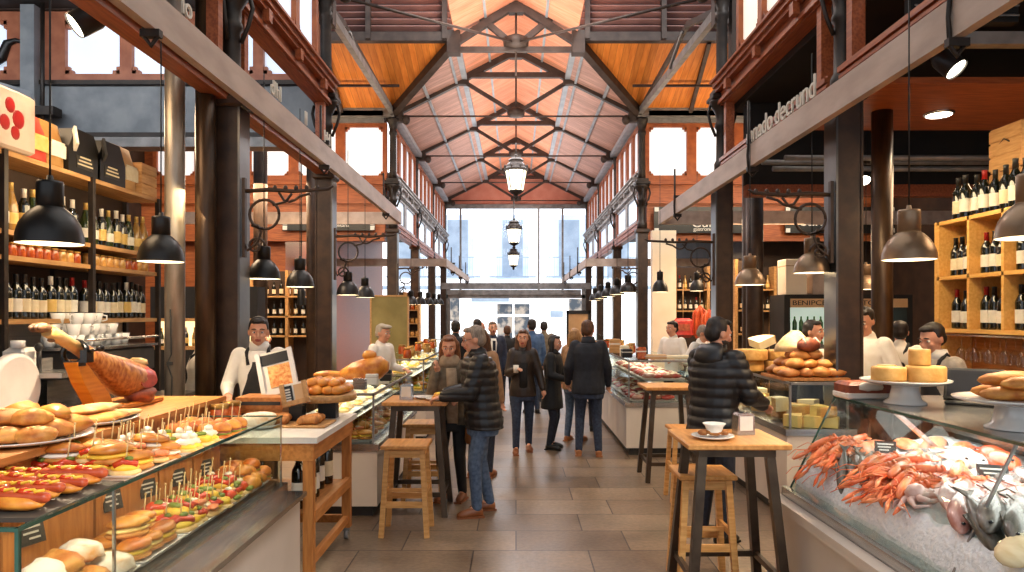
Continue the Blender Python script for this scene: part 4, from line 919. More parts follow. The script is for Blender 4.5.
# upper tier
slab = MB(); slab.b2(-.26,.26,-.29,.29,0,.018); s_ = slab.build('slate_slab','slate',None,(-2.03,2.87,1.085)); tag(s_,'dark slate slab of hot dogs on the left counter','slab')
grid([('hot',m_hotdog)],-2.03,2.87,1.103,.44,.5,2,4,'hot dog','on the slate slab','hot dog',0,1,1,.1,.15)
platter(-2.03,3.46,1.085,.56,.5,'white platter of mixed pintxos with toothpicks on the middle riser')
grid([('pep',m_pintxo('pepper')),('sand',m_sand('egg')),('eggp',m_pintxo('egg')),('hamp',m_pintxo('ham')),('sand2',m_sand('creamch'))],-2.03,3.46,1.097,.5,.45,4,5,'mixed pintxo','on the mixed platter','pintxo',0,1.15,2,.25,.8,.045)
platter(-1.98,3.95,1.085,.5,.4,'white platter of cream-topped pintxos on the fourth riser')
grid([('crm',m_pintxo('cream')),('crm',None),('eggp',None)],-1.98,3.95,1.097,.46,.36,4,4,'cream-topped pintxo','on the fourth platter','pintxo',0,1.12,1,.25,.8)
platter(-1.93,4.36,1.085,.46,.38,'white platter of small burgers on sticks at the far riser')
grid([('brg',m_burger())],-1.93,4.36,1.097,.4,.34,4,3,'stick burger','on the far platter','burger',0,1.05,1,.25)
# lower row behind the glass
platter(-1.74,2.55,.77,.32,.8,'white platter of sugared rolls behind the near glass')
grid([('sug',m_roll('sugar',(.088,.074,.055),5,.35)),('rl1b',m_roll('bread',(.09,.07,.05),9)),('sug',None)],-1.74,2.55,.785,.31,.78,2,6,'sugared roll','behind the near glass','roll',0,1,2,.15,.8,.075)
platter(-1.73,3.17,.77,.3,.38,'white platter of filled golden rolls behind the glass')
grid([('sand',None),('sand3',m_sand('cheese'))],-1.73,3.17,.785,.28,.34,2,3,'filled golden roll','behind the glass','roll',0,1.05,2,.15,.4,.075,1.2)
platter(-1.73,3.64,.77,.3,.52,'white platter of red and yellow pintxos behind the glass')
grid([('pep',None),('eggp',None),('pep',None),('hamp',None)],-1.73,3.64,.785,.29,.5,3,6,'red-yellow pintxo','behind the glass','pintxo',0,1.15,2,.25,.8,.045)
platter(-1.73,4.06,.77,.3,.28,'white platter of tomato pintxos behind the glass')
grid([('tom',m_pintxo('tomato')),('pep',None)],-1.73,4.06,.785,.29,.26,3,3,'tomato pintxo','behind the glass','pintxo',0,1.1,2,.2,.8,.05)
platter(-1.73,4.38,.77,.3,.32,'white platter of glossy buns at the far end behind the glass')
grid([('bunr',m_roll('bun',(.07,.055,.05),2,.1)),('brg2',m_burger(False))],-1.73,4.38,.785,.29,.3,3,4,'glossy bun','at the far glass end','bun',0,1.05,2,.2,.8,.05)
# third tier: breads on the back counter
def oval(x,d,z,rx,ry,label,mm='porcelain',rz=0,grp=None,name='oval_plate'):
    m = MB(); T = Matrix.Diagonal((rx,ry,1,1)); m.lathe([(0,.0),(.6,0),(.8,.006),(1.0,.024),(1.0,.029),(.78,.012),(.0,.009)],28,0,T); o = m.build(name,mm,None,(x,d,z),rz); return tag(o,label,'plate',grp)
oval(-2.42,2.8,1.237,.26,.3,'white plate of bread rolls nearest the left edge of the counter')
grid([('rl1',m_roll('bread',(.1,.07,.05),3,.2,True)),('rl2',m_roll('bread',(.09,.075,.055),7))],-2.42,2.8,1.25,.38,.42,2,3,'crusty roll','on the nearest bread plate','roll',0,1,2,.15,.8,.06)
oval(-2.4,3.42,1.237,.3,.3,'white plate heaped with golden rolls on the back counter')
grid([('rl1',None),('rl2',None),('rl3',m_roll('bun',(.095,.065,.055),4,.15))],-2.4,3.42,1.25,.44,.44,3,3,'golden roll','on the heaped plate','roll',0,1.05,2,.15,.8,.065)
oval(-2.4,3.98,1.237,.22,.26,'white plate of stacked flatbreads on the back counter')
grid([('fl1',m_flat('bread')),('fl2',m_flat('breadpale',(.2,.09,.03),6))],-2.4,3.98,1.25,.28,.3,2,2,'flatbread','on the flatbread plate','bread',0,1,2,.1,.3,.045,R(70))
# --- ham in its stand
o = empty('ham_stand',(-2.62,4.75,1.236)); tag(o,'orange wooden ham stand with a black clamp on the left back counter','ham stand')
m = MB(); m.b2(-.13,.13,-.72,.3,0,.05,0,.012); m.b2(-.1,.1,-.65,-.25,.05,.06); m.build('base_board','hamstand',o)
m = MB(); m.prism([(-.5,.05),(-.3,.05),(-.36,.16),(-.5,.3),(-.66,.47),(-.74,.45),(-.66,.28)],'x',-.05,.05); m.build('curved_support','hamstand',o)
m = MB()
tor = [(0.088*math.cos(k*PI/8),-.69+.02*math.sin(k*PI/8),.53+.088*math.sin(k*PI/8)) for k in range(17)]
m.tube(tor,.02,8); m.box((.09,-.69,.5),(.05,.08,.1)); m.tube([(.09,-.69,.53),(.18,-.69,.56)],.014,8); m.ell((.19,-.69,.565),(.03,.03,.03),10,6); m.box((0,-.69,.44),(.12,.07,.04)); m.build('clamp','blackgloss',o)
hp = [(.16,.17,.02,.03),(.13,.17,.1,.12),(.06,.18,.15,.165),(-.06,.2,.165,.17),(-.2,.27,.15,.15),(-.34,.34,.115,.11),(-.48,.42,.075,.075),(-.62,.495,.055,.055),(-.76,.56,.046,.046),(-.88,.62,.05,.05),(-.97,.66,.045,.05)]
def hloft(m, a, b, k=1.0, T=None, n=20):
    secs = []
    for y,z,rx,rz in hp[a:b]: secs.append(((0,y,z+.05),rx*k,rz*k,(1,0,0),(0,.42,.9)))
    m.loft(secs,n,0,True,True,T)
o.scale = (.8,.86,.74)
h = empty('cured_ham',(-2.62,4.75,1.236)); h.scale = (.8,.86,.74); tag(h,'whole cured ham leg clamped in the orange stand, hoof raised','ham')
m = MB(); hloft(m,0,8); m.build('ham_meat','ham',h)
m = MB(); hloft(m,7,11); m.build('shank','hamfat',h)
m = MB(); m.ell((.0,-1.03,.735),(.028,.075,.04),10,7); m.ell((.03,-1.04,.735),(.024,.07,.034),10,7); m.ell((-.03,-1.04,.735),(.024,.07,.034),10,7); m.ell((0,-.93,.64),(.02,.04,.02),8,5); m.build('hoof','hoof',h)
m = MB(); m.loft([((.06,.0,.33),.03,.1,(.8,0,.5),(0,1,0)),((.1,.0,.31),.06,.13,(.3,0,-.9),(0,1,0)),((.14,.01,.26),.08,.15,(.1,0,-1),(0,1,0)),((.158,.02,.22),.06,.12,(0,0,-1),(0,1,0))],12); m.build('cut_face','hamred',h)
m = MB(); m.loft([((.0,.1,.37),.1,.05,(1,0,0),(0,1,0)),((0,.12,.41),.08,.035,(1,0,0),(0,1,0)),((0,.1,.43),.04,.02,(1,0,0),(0,1,0))],12); m.build('fat_cap','hamfat',h)
m = MB(); m.ell((.08,.02,.1),(.1,.15,.09),14,9,0,.25,4); m.build('dark_rind','meat',h)
# --- back worktop under the rack: slicer, coffee machine, cups
o = empty('back_worktop',(-3.55,5,0)); tag(o,'dark back worktop under the left bottle rack','worktop'); chb('worktop_slab',[(-3.88,-3.15,2.6,7.0,1.06,1.1)],'steeldark',o); chb('worktop_cabinet',[(-3.88,-3.2,2.6,7.0,0,1.06)],'dark',o)
o = empty('meat_slicer',(-3.36,4.72,1.1)); o.scale = (.85,.85,.85); tag(o,'white meat slicer behind the bread plates at the left edge','slicer')
m = MB(); m.b2(-.25,.22,-.28,.28,.0,.09,0,.03); m.build('slicer_base','steel',o); m = MB(); m.loft([((.1,-.22,.32),.27,.27,(0,1,0),(0,0,1)),((.15,-.22,.32),.27,.27,(0,1,0),(0,0,1)),((.17,-.22,.32),.24,.24,(0,1,0),(0,0,1))],28); m.build('blade_guard','white',o)
m = MB(); m.b2(-.05,.35,.0,.42,.38,.42); m.b2(-.05,.0,.0,.42,.42,.52); m.b2(.3,.35,.35,.4,.0,.38); m.build('slicer_tray','steel',o); m = MB(); m.b2(-.12,.06,-.02,.2,.42,.62,0,.03); m.lathe([(.05,.62),(.05,.68),(.0,.68)],12); m.build('motor_head','white',o); m = MB(); m.tube([(.1,.1,.42),(.1,.1,.6)],.018,8); m.ell((.1,.1,.62),(.03,.03,.04),8,6); m.build('handle','black',o)
o = empty('tap_tower',(-3.72,5.0,1.1)); tag(o,'black stacked dispenser standing behind the slicer','dispenser'); m = MB()
for k in range(3): m.lathe([(.1-.01*k,.25+.1*k),(.12-.01*k,.27+.1*k),(.03,.29+.1*k),(.03,.34+.1*k)],16)
m.b2(-.13,.13,-.1,.1,0,.25); m.build('dispenser_body','blackgloss',o)
o = empty('coffee_machine',(-3.5,5.75,1.1)); tag(o,'dark espresso machine with cups on top under the left rack','coffee machine')
m = MB(); m.b2(-.28,.25,-.48,.55,.26,.48,0,.02); m.build('machine_body','slate',o); m = MB(); m.b2(-.28,-.05,-.45,.52,.0,.26); m.b2(-.05,.22,-.45,.52,.0,.05); m.build('machine_base','steel',o); m = MB()
for y in (-.22,.22): m.lathe([(.035,.2),(.04,.26)],12,0,Matrix.Translation((.1,y,0))); m.tube([(.1,y,.21),(.26,y,.19)],.014,8)
m.build('group_heads','chrome',o); m = MB(); m.b2(-.3,.27,-.5,.57,.48,.5); m.tube([(.27,-.5,.56),(.27,.57,.56)],.01,6); m.build('cup_tray','steel',o)
def m_cup():
    m = MB(); m.lathe([(.0,.004),(.028,0),(.034,.01),(.048,.085),(.045,.085),(.03,.012),(0,.01)],16); o = m.build('coffee_cup','porcelain'); m = MB(); m.tube([(.044,0,.07),(.07,0,.065),(.07,0,.035),(.038,0,.025)],.006,6); m.build('cup_handle','porcelain',o); return o
for lay in range(3):
    for r in range(2):
        os = [inst('cup', m_cup, (-3.58+.15*r+rnd.uniform(-.01,.01),5.36+.125*j+lay*.06,1.6+.086*lay), rnd.uniform(0,6), 1.1) for j in range(7-lay*2)]
        rank(os,'white cup',f'in the {["bottom","middle","top"][lay]} layer, {["rear","front"][r]} row on the coffee machine','cup','cups on the coffee machine')
# ================================================================== wooden serving cart beside it
def castor(x,d,par):
    m = MB(); m.loft([((-.016,0,.042),.042,.042,(0,1,0),(0,0,1)),((.016,0,.042),.042,.042,(0,1,0),(0,0,1))],16); m.box((0,0,.085),(.05,.05,.03)); m.build('castor','irongrey',par,Vector((x,d,0))-par.parent.location)
o = empty('serving_cart',(-1.78,5.27,0)); tag(o,'honey wood serving cart on castors with wine bottles on its lower shelf','cart')
chb('cart_top',[(-2.24,-1.33,4.68,5.85,.99,1.03)],'white',o); chb('apron_rail',[(-2.2,-1.36,4.7,4.74,.87,.99),(-1.4,-1.36,4.741,5.789,.87,.99),(-2.2,-1.36,5.79,5.83,.87,.99)],'honey',o)
for x,d in ((-1.4,4.74),(-1.4,5.79),(-2.18,4.74),(-2.18,5.79)): CL = chb('leg',[(x-.034,x+.033,d-.034,d+.034,.1,.988)],'honeyv',o); castor(x,d,CL)
chb('lower_shelf',[(-2.2,-1.38,4.76,5.77,.47,.5)],'honey',o); chb('stretcher',[(-1.42,-1.38,4.74,5.79,.14,.2),(-2.2,-1.38,5.77,5.81,.14,.2),(-1.4,-1.36,4.76,5.77,.44,.52)],'honey',o); chb('rear_boards',[(-2.22,-2.18,4.72,5.82,.1,.9)],'honeyv',o)
os = [put_bottle(k,(-1.52+dx,d,.5),1.3) for k,d,dx in ((2,4.9,0),(0,5.05,.03),(1,5.2,.01),(2,5.45,-.02),(0,5.62,.0))]
rank(os,'dark wine bottle','on the lower shelf of the wooden cart','bottle','bottles on the cart')
oval(-1.87,5.1,1.03,.15,.15,'white plate with a cream ring cake on the cart'); m = MB(); m.tube([(.085*math.cos(k*PI/8),.085*math.sin(k*PI/8),.045) for k in range(17)],.045,10); c = m.build('ring_cake','sugar',None,(-1.87,5.1,1.045)); tag(c,'white cream ring cake on the cart','cake')
m = MB(); m.b2(-.26,.26,-.16,.16,0,.018,0,.005); c = m.build('wooden_tray','shelfwood',None,(-1.64,5.22,1.03)); tag(c,'wooden tray of brown croissants on the cart','tray')
grid([('crs',m_pastry)],-1.64,5.22,1.05,.46,.28,2,5,'croissant','on the cart tray','pastry',0,1.15)
for i,(x,d,z,w,h,l) in enumerate(((-2.0,5.5,1.03,.42,.1,'lower wooden box under the menu stand on the cart'),(-1.96,5.48,1.13,.36,.09,'upper wooden box under the menu stand on the cart'))):
    m = MB(); m.b2(-w/2,w/2,-.14,.14,0,h); c = m.build('wooden_box','honey',None,(x,d,z)); tag(c,l,'box'); m = MB(); m.box((0,-.142,h/2),(w*.9,.006,h*.3)); m.build('box_slot','slate',c)
def framed(x,d,z,w,h,rot,label,split):
    s = empty('menu_stand',(x,d,z),rot); tag(s,label,'menu stand'); m = MB(); t = .035; m.box((0,0,h/2),(w,.02,h)); m.build('backing_board','paper',s); m = MB(); m.b2(-w/2,-w/2+t,-.03,.0,0,h); m.b2(w/2-t,w/2,-.03,0,0,h); m.b2(-w/2,w/2,-.03,0,0,t); m.build('frame','white' if split else 'shelfwood',s)
    if split: m = MB(); m.box((0,-.013,h*.83),(w*.75,.006,h*.24)); m.build('black_header','tag',s); m = MB(); m.box((.02,-.013,h*.42),(w*.6,.006,h*.5)); m.build('food_photo','photo',s)
    else: m = MB(); m.box((-w*.24,-.013,h*.5),(w*.36,.006,h*.8)); m.build('black_header','tag',s); m = MB(); [m.box((-w*.24,-.018,h*(.25+.12*k)),(w*.2,.004,.012)) for k in range(5)]; m.build('chalk_lines','chalk',s); m = MB(); m.box((w*.2,-.013,h*.5),(w*.4,.006,h*.8)); m.build('picture','tan',s)
framed(-1.87,5.58,1.22,.29,.36,(R(-18),R(-14),R(8)),'tilted white-framed menu board with a food photo on the cart',True)
framed(-1.66,5.3,1.17,.2,.17,(R(-14),R(-12),R(10)),'small wooden framed card with a black panel on the cart',False)
m = MB(); m.b2(-.05,.05,-.05,.05,0,.13); c = m.build('card_block','black',None,(-1.67,5.35,1.03)); tag(c,'black block propping the small framed card on the cart','block')
for i,(x,d) in enumerate(((-2.14,5.05),(-2.12,5.22))): inst(('jar','jarred'),None,(x,d,1.03),0,1.7,['red preserve jar at the left front of the cart','second red preserve jar behind it on the cart'][i],'jar')
m = MB(); m.b2(-.07,.07,-.05,.05,0,.13); m.b2(-.09,.09,-.07,.07,.13,.14); c = m.build('cake_riser','black',None,(-1.5,5.6,1.03)); tag(c,'small black riser under the round wooden platter','riser')
m = MB(); m.lathe([(0,0),(.23,0),(.24,.01),(.24,.05),(.22,.055),(0,.05)],32); c = m.build('wooden_platter','shelfwood',None,(-1.52,5.6,1.17)); tag(c,'round pale wooden platter of croquettes on the cart','platter')
grid([('crq',m_roll('bun',(.055,.045,.042),8,.15))],-1.52,5.6,1.225,.34,.34,4,4,'croquette','on the round platter','croquette',0,1.05,2,.2,1,.055)
# ================================================================== deeper glass counters, left and right
def counter(label, x0, x1, d0, d1, zb, zt, s, base='whitepanel', shelves=(.0,), name='glass_counter', top=True, slope=0):
    """s=+1: aisle face at x1 (left side), s=-1: aisle face at x0"""
    o = empty(name,((x0+x1)/2,(d0+d1)/2,0)); tag(o,label,'counter')
    chb('base_panel',[(x0,x1,d0,d1,.1,zb-.06)],base,o); chb('plinth',[(x0+.05,x1-.05,d0+.05,d1-.05,0,.1)],'slate',o); chb('steel_trim',[(x0-.015,x1+.015,d0-.015,d1+.015,zb-.06,zb)],'steel',o)
    xa = x1-.04 if s > 0 else x0+.04; xb = x0+.05 if s > 0 else x1-.05
    q = [[(xa,d0+.03,zb),(xa,d1-.03,zb),(xa,d1-.03,zt),(xa,d0+.03,zt)],[(xb,d0+.03,zb),(xa,d0+.03,zb),(xa,d0+.03,zt),(xb,d0+.03,zt)]]
    panes(o,q)
    if top: panes(o,[[(xb,d0+.03,zt),(xa,d0+.03,zt),(xa,d1-.03,zt),(xb,d1-.03,zt)]],'glass_top')
    e = .008
    chb('glass_frame',[(xa-e,xa+e,d0+.02,d1-.02,zt-.012,zt+.012),(min(xa,xb),max(xa,xb),d0+.02,d0+.04,zt-.012,zt+.012),(xa-e,xa+e,d0+.02,d0+.04,zb,zt),(xb-e,xb+e,d0+.02,d0+.04,zb,zt)],'irongrey',o)
    for z in shelves:
        if z: chb('inner_shelf',[(min(xa,xb)+.1,max(xa,xb)-.15 if s>0 else max(xa,xb),d0+.08,d1-.08,zb+z-.01,zb+z)] if s>0 else [(min(xa,xb)+.15,max(xa,xb)-.02,d0+.08,d1-.08,zb+z-.01,zb+z)],'steel',o)
    return o
counter('white based glass counter behind the wooden cart on the left',-2.02,-1.27,6.4,8.85,.67,1.12,1,shelves=(.24,))
for i in range(4):
    d = 6.72+i*.56; W = ['nearest','second','third','farthest'][i]
    platter(-1.55,d,.67,.42,.5,f'{W} platter at the bottom of the counter behind the cart')
    grid([('sand',None),('hamp',None),('rl2',None),('tom',None)],-1.55,d,.685,.36,.44,3,4,'sandwich piece',f'on the {W} cased platter','sandwich',0,1.0,2 if i<2 else 1,.2,.8,.06)
    platter(-1.72,d,.915,.4,.48,f'{W} platter on the upper shelf of the counter behind the cart')
    grid([('fl3',m_flat('breadpale',(.1,.06,.03),4)),('crm',None),('sug',None)],-1.72,d,.93,.34,.4,2,3,'pastry',f'on the {W} upper cased platter','pastry',0,.8,1)
oval(-1.72,7.35,1.135,.26,.26,'cake stand plate of golden breads above the left counter',name='bread_plate')
m = MB(); m.loft([((0,.0,.06),.05,.05,(0,1,0),(0,0,1)),((.12,0,.1),.1,.09,(0,1,0),(0,0,1)),((.3,0,.12),.16,.13,(0,1,0),(0,0,1)),((.42,0,.14),.13,.12,(0,1,0),(0,0,1)),((.5,0,.15),.05,.05,(0,1,0),(0,0,1))],16); m.ell((.3,0,.27),(.08,.07,.05),10,6,0,.2,3); m.ell((-.12,.02,.06),(.18,.05,.045),14,7); c = m.build('country_loaf','bun',None,(-1.84,7.35,1.16)); tag(c,'big glazed golden loaf on the plate left of the capped vendor','bread')
for i,(px,py,d,k,l) in enumerate(((372,376,7.2,'white','white carton on the left glass counter beside the loaf'),(360,384,6.7,'steel','square steel tin on the near left glass counter'),(386,381,7.6,'tag','black label card on the left glass counter'))):
    x,y,z = at(px,py,d); m = MB(); m.b2(-.06,.06,-.04,.04,0,.11 if i!=2 else .12,0,.006); c = m.build(['carton','tin_box','label_card'][i],k,None,(x,d,1.135)); tag(c,l,['carton','tin','card'][i]); m = MB(); m.b2(-.062,.062,-.042,.042,.075,.08); m.build('lid_seam','rail',c)
counter('deeper left glass counter of bright yellow pintxos',-2.1,-1.3,10.1,15.6,.72,1.2,1,shelves=(.24,),base='whitepanel')
for i in range(4):
    d = 10.5+i*1.25; W = ['nearest','second','third','farthest'][i]
    platter(-1.6,d,.72,.5,.7,f'{W} lower tray in the deeper left counter')
    grid([('eggp',None),('crm',None),('sand',None)],-1.6,d,.735,.46,.64,3,5 if i<2 else 4,'yellow pintxo',f'on the {W} lower tray','pintxo',0,1.3)
    platter(-1.8,d,.965,.4,.7,f'{W} upper tray in the deeper left counter')
    grid([('crm',None),('eggp',None)],-1.8,d,.98,.34,.64,2,5 if i<2 else 4,'cream pintxo',f'on the {W} upper tray','pintxo',0,1.3)
os = []
for i in range(9):
    os.append(inst(('jar',['jarred','jaramber'][i%2]),None,(-1.6+.1*(i%2)-.12*(i%3),10.3+i*.5,1.215),0,1.5))
rank(os,'condiment jar','on top of the deeper left counter','jar','jars on the deeper left counter')
counter('distant left glass counter near the entrance',-2.3,-1.5,17.2,24,.75,1.25,1)
counter('distant right glass counter near the entrance',1.75,2.6,16.5,24,.75,1.25,-1)
# right meat counter
counter('white based glass meat counter in the middle distance on the right',1.45,2.35,9.2,15,.7,1.24,-1,shelves=(.28,))
def m_meat(k):
    def f():
        m = MB(); m.ell((0,0,.035),(.09,.06,.04),12,7,0,.3,k,.6); o = m.build('meat_cut',['hamred','fishpink','creamch','meat'][k%4]); m = MB(); m.ell((.01,0,.062),(.06,.03,.012),10,5,0,.3,k+2); m.build('fat_layer','creamch',o); return o
    return f
for i in range(4):
    d = 9.55+i*.75; W = ['nearest','second','third','farthest'][i]
    for z,t,xx,ww in ((.7,'bottom',1.82,.6),(.985,'upper',1.95,.55)):
        platter(xx,d,z,ww,.66,f'{W} {t} tray of the meat counter','tray','white')
        grid([(('mt',k),m_meat(k)) for k in (0,2,1,0,3)],xx,d,z+.012,ww-.06,.6,4 if i==0 else 3,4,'meat cut',f'on the {W} {t} tray','meat',0,1.05)
for i,(px,py,d,w,h,mm,l) in enumerate(((612,357,10.0,.12,.16,'cheesepale','pale carton on the meat counter'),(604,357,11,.16,.22,'crate','wooden box on the meat counter far side'),(641,361,9.5,.12,.16,'jarred','red tin on the meat counter'),(625,360,9.8,.14,.12,'black','black dish on the meat counter'),(655,362,9.5,.3,.06,'tan','tan wrapped parcel on the meat counter'),(678,362,9.5,.34,.05,'cheesepale','flat pale tray on the meat counter'))):
    x,y,z = at(px,py,d); m = MB(); m.b2(-w/2,w/2,-.07,.07,0,h,0,.012); c = m.build(['carton','wooden_box','tin_box','serving_dish','wrapped_parcel','flat_tray'][i],mm,None,(min(max(x,1.55),2.2),d,1.255)); tag(c,l,['carton','box','tin','dish','parcel','tray'][i]); m = MB(); m.b2(-w/2-.002,w/2+.002,-.072,.072,h*.6,h*.7); m.build('band','paper',c)
os = [inst(('jar',['jarred','jaramber'][i%2]),None,(1.62+.1*(i%3),10.2+i*.4,1.255),0,1.5) for i in range(8)]
rank(os,'preserve jar','on top of the meat counter','jar','jars on the meat counter')
# right cheese counter
counter('glass cheese counter in front of the near right column',2.4,3.0,6.2,10.6,.84,1.24,-1,shelves=(0,),base='whitepanel')
def m_wheel(r=.15,h=.11,k='cheese'):
    def f():
        m = MB(); m.lathe([(0,0),(r*.97,0),(r,.012),(r,h-.012),(r*.97,h),(0,h)],28); o = m.build('round_cheese','cheeserind'); m = MB(); m.lathe([(0,h),(r*.9,h+.001),(0,h+.002)],24); m.build('cheese_top',k,o); return o
    return f
def m_wedge(k='cheese',r=.15,h=.1,a=70):
    def f():
        n = 8; P = [(0,0)]+[(r*math.cos(R(a*j/n)),r*math.sin(R(a*j/n))) for j in range(n+1)]
        m = MB(); m.prism(P,'z',0,h); o = m.build('cheese_wedge',k); m = MB(); Q = [(r*1.0*math.cos(R(a*j/n)),r*math.sin(R(a*j/n))) for j in range(n+1)]+[(r*1.04*math.cos(R(a*j/n)),r*1.04*math.sin(R(a*j/n))) for j in range(n,-1,-1)]
        m.prism(Q,'z',0,h); m.build('rind','cheeserind',o); return o
    return f
for i in range(4):
    d = 6.5+i*.9; W = ['nearest','second','third','farthest'][i]
    grid([('wdg',m_wedge()),('whl',m_wheel(.1,.09)),('wdg2',m_wedge('cheesepale',.14,.12,100)),('rl2',None)],2.7,d,.845,.46,.8,3,4,'cheese piece',f'in the {W} bay of the cheese counter','cheese',0,1.0,2 if i==0 else 1,.2,2,.09)
L = [(2.5,7.55,1.255,0,'lower cheese wheel of the stack on the cheese counter'),(2.52,7.5,1.37,0,'second cheese wheel of the stack on the cheese counter'),(2.83,7.45,1.255,0,'cheese wheel beside the stack on the cheese counter'),(2.86,7.45,1.37,0,'upper cheese wheel beside the stack on the cheese counter')]
for x,d,z,r,l in L: inst('whb', m_wheel(.17,.112,'cheese'), (x,d,z), r, 1, l, 'cheese')
inst('wdb', m_wedge('cheesepale',.24,.1,80), (2.62,7.5,1.47), (R(8),R(-20),R(20)), .9, 'pale cheese wedge leaning on top of the wheel stack','cheese'); inst('wdb', None, (2.84,7.4,1.485), (0,0,R(-20)), .6, 'pale cheese wedge on the second wheel stack','cheese')
m = MB(); m.b2(-.3,.3,-.3,.3,0,.025); c = m.build('bread_board','honey',None,(2.72,6.62,1.255)); tag(c,'wooden board of loaves on the cheese counter corner','board')
grid([('lf',m_roll('breaddark',(.1,.07,.05),12,.25)),('lf2',m_roll('bread',(.09,.07,.05),14,.25)),('lf3',m_roll('breaddark',(.075,.065,.05),15,.25))],2.72,6.62,1.28,.54,.5,4,4,'crusty loaf','on the bread board','bread',0,1.1,3,.2,1.5,.075)
m = MB(); m.loft([((0,0,0),.19,.15,(1,0,0),(0,1,0)),((0,0,.06),.17,.13,(1,0,0),(0,1,0)),((.02,0,.14),.11,.09,(1,0,0),(0,1,0)),((.03,0,.2),.04,.03,(1,0,0),(0,1,0))],14); c = m.build('bread_cloth','sacking',None,(2.68,6.78,1.5),.3); tag(c,'cream cloth draped over the top of the bread heap','cloth')
m = MB(); m.ell((0,0,.06),(.12,.08,.08),14,8,0,.25,4,.7); c = m.build('dark_loaf','meat',None,(2.74,6.56,1.5),.3); tag(c,'dark brown loaf at the top of the bread heap','bread'); m = MB(); [m.tube([(-.08+.08*k,-.06,.09),(-.06+.07*k,0,.135),(-.05+.06*k,.05,.11)],.008,6) for k in range(3)]; m.build('flour_ribs','creamch',c)
# ================================================================== fish counter, right foreground
o = empty('fish_counter',(2.4,3.2,0)); tag(o,'right foreground fish counter with slanted glass over crushed ice','counter')
chb('base_panel',[(1.78,3.0,.9,4.8,.08,.56)],'whitepanel',o); chb('plinth',[(1.84,2.95,.95,4.75,0,.08)],'slate',o); chb('front_channel',[(1.74,1.82,.88,4.82,.56,.62)],'whitepanel',o); chb('steel_trough',[(1.82,3.0,.9,4.8,.56,.63)],'steeldark',o); chb('front_rail',[(1.82,1.86,.9,4.8,.6,.68)],'steel',o)
chb('back_panel',[(2.96,3.0,.9,4.8,.6,1.2)],'steeldark',o); chb('back_rail',[(2.86,2.96,.9,4.8,1.08,1.16)],'steel',o)
chb('stone_top',[(2.17,2.98,.9,4.75,1.285,1.305)],'steel',o)
G = lambda a,b: [(1.86,a,.66),(1.86,b,.66),(2.17,b,1.295),(2.17,a,1.295)]
panes(o,[G(.9,3.02),G(3.035,4.75)]); panes(o,[[(1.86,4.76,.66),(2.95,4.76,.66),(2.95,4.76,1.29),(2.17,4.76,1.29)]],'glass_end')
m = MB(); L0 = o.location
m.bar(Vector((2.165,.9,1.297))-L0,Vector((2.165,4.76,1.297))-L0,.014,.014); m.bar(Vector((1.86,4.76,.66))-L0,Vector((2.17,4.76,1.295))-L0,.01,.01); m.build('glass_edge','glassedge',o)
m = MB(); m.bar(Vector((1.858,3.028,.66))-L0,Vector((2.168,3.028,1.295))-L0,.012,.012); m.build('glass_joint','irongrey',o)
for d in (1.8,4.3):
    m = MB(); m.bar(Vector((2.9,d,.75))-L0,Vector((2.3,d,1.28))-L0,.05,.02); m.build('top_bracket','steel',o)
# ice bed
ICE = [(1.875,.63),(1.9,.78),(1.96,.88),(2.08,.93),(2.3,.965),(2.6,1.0),(2.85,1.03)]
def icez(x):
    for (a,b),(c,e) in zip(ICE,ICE[1:]):
        if x <= c: return b+(e-b)*(x-a)/(c-a)
    return ICE[-1][1]
m = MB(); nx, ny = 34, 96; vs = []
for j in range(ny+1):
    d = .95+j*(3.78/ny)
    for i in range(nx+1):
        x = 1.875+(2.95-1.875)*i/nx; z = icez(min(x,2.85))+.02*mnoise.noise(Vector((x*9,d*9,0)))+.01*mnoise.noise(Vector((x*34,d*34,3)))
        if i == 0 : z = .63
        vs.append((x,d,z))
m.add(vs,[[j*(nx+1)+i,j*(nx+1)+i+1,(j+1)*(nx+1)+i+1,(j+1)*(nx+1)+i] for j in range(ny) for i in range(nx)],0,True)
b0 = [(1.875,.95,.63),(2.95,.95,.63),(2.95,.95,1.03),(1.875,.95,.64)]
c = m.build('crushed_ice','ice'); tag(c,'bed of white crushed ice filling the fish counter','ice',None,'stuff')
def m_fish(mm, L=.34, hgt=.045, wid=.03, name='fish'):
    def f():
        m = MB(); P = [(-.5,.12,.1),(-.46,.4,.45),(-.36,.75,.8),(-.2,1,1),(0,1,1),(.18,.75,.75),(.33,.4,.42),(.42,.25,.3)]
        m.loft([((L*t,0,wid),hgt*a,wid*b,(0,1,0),(0,0,1)) for t,a,b in P],12); o = m.build(name,mm)
        m = MB(); m.prism([(L*.4,-.004),(L*.55,-hgt*.9),(L*.5,0),(L*.55,hgt*.9),(L*.4,.004)],'z',wid-.004,wid+.004); m.build('tail_fin',mm,o)
        m = MB(); m.prism([(-L*.15,hgt*.9),(L*.1,hgt*1.35),(L*.14,hgt*.8)],'z',wid-.003,wid+.003); m.build('dorsal_fin',mm,o)
        m = MB(); m.ell((-L*.41,-hgt*.1,wid*1.75),(.009,.009,.006),8,5); m.build('eye','eyeblack',o); return o
    return f
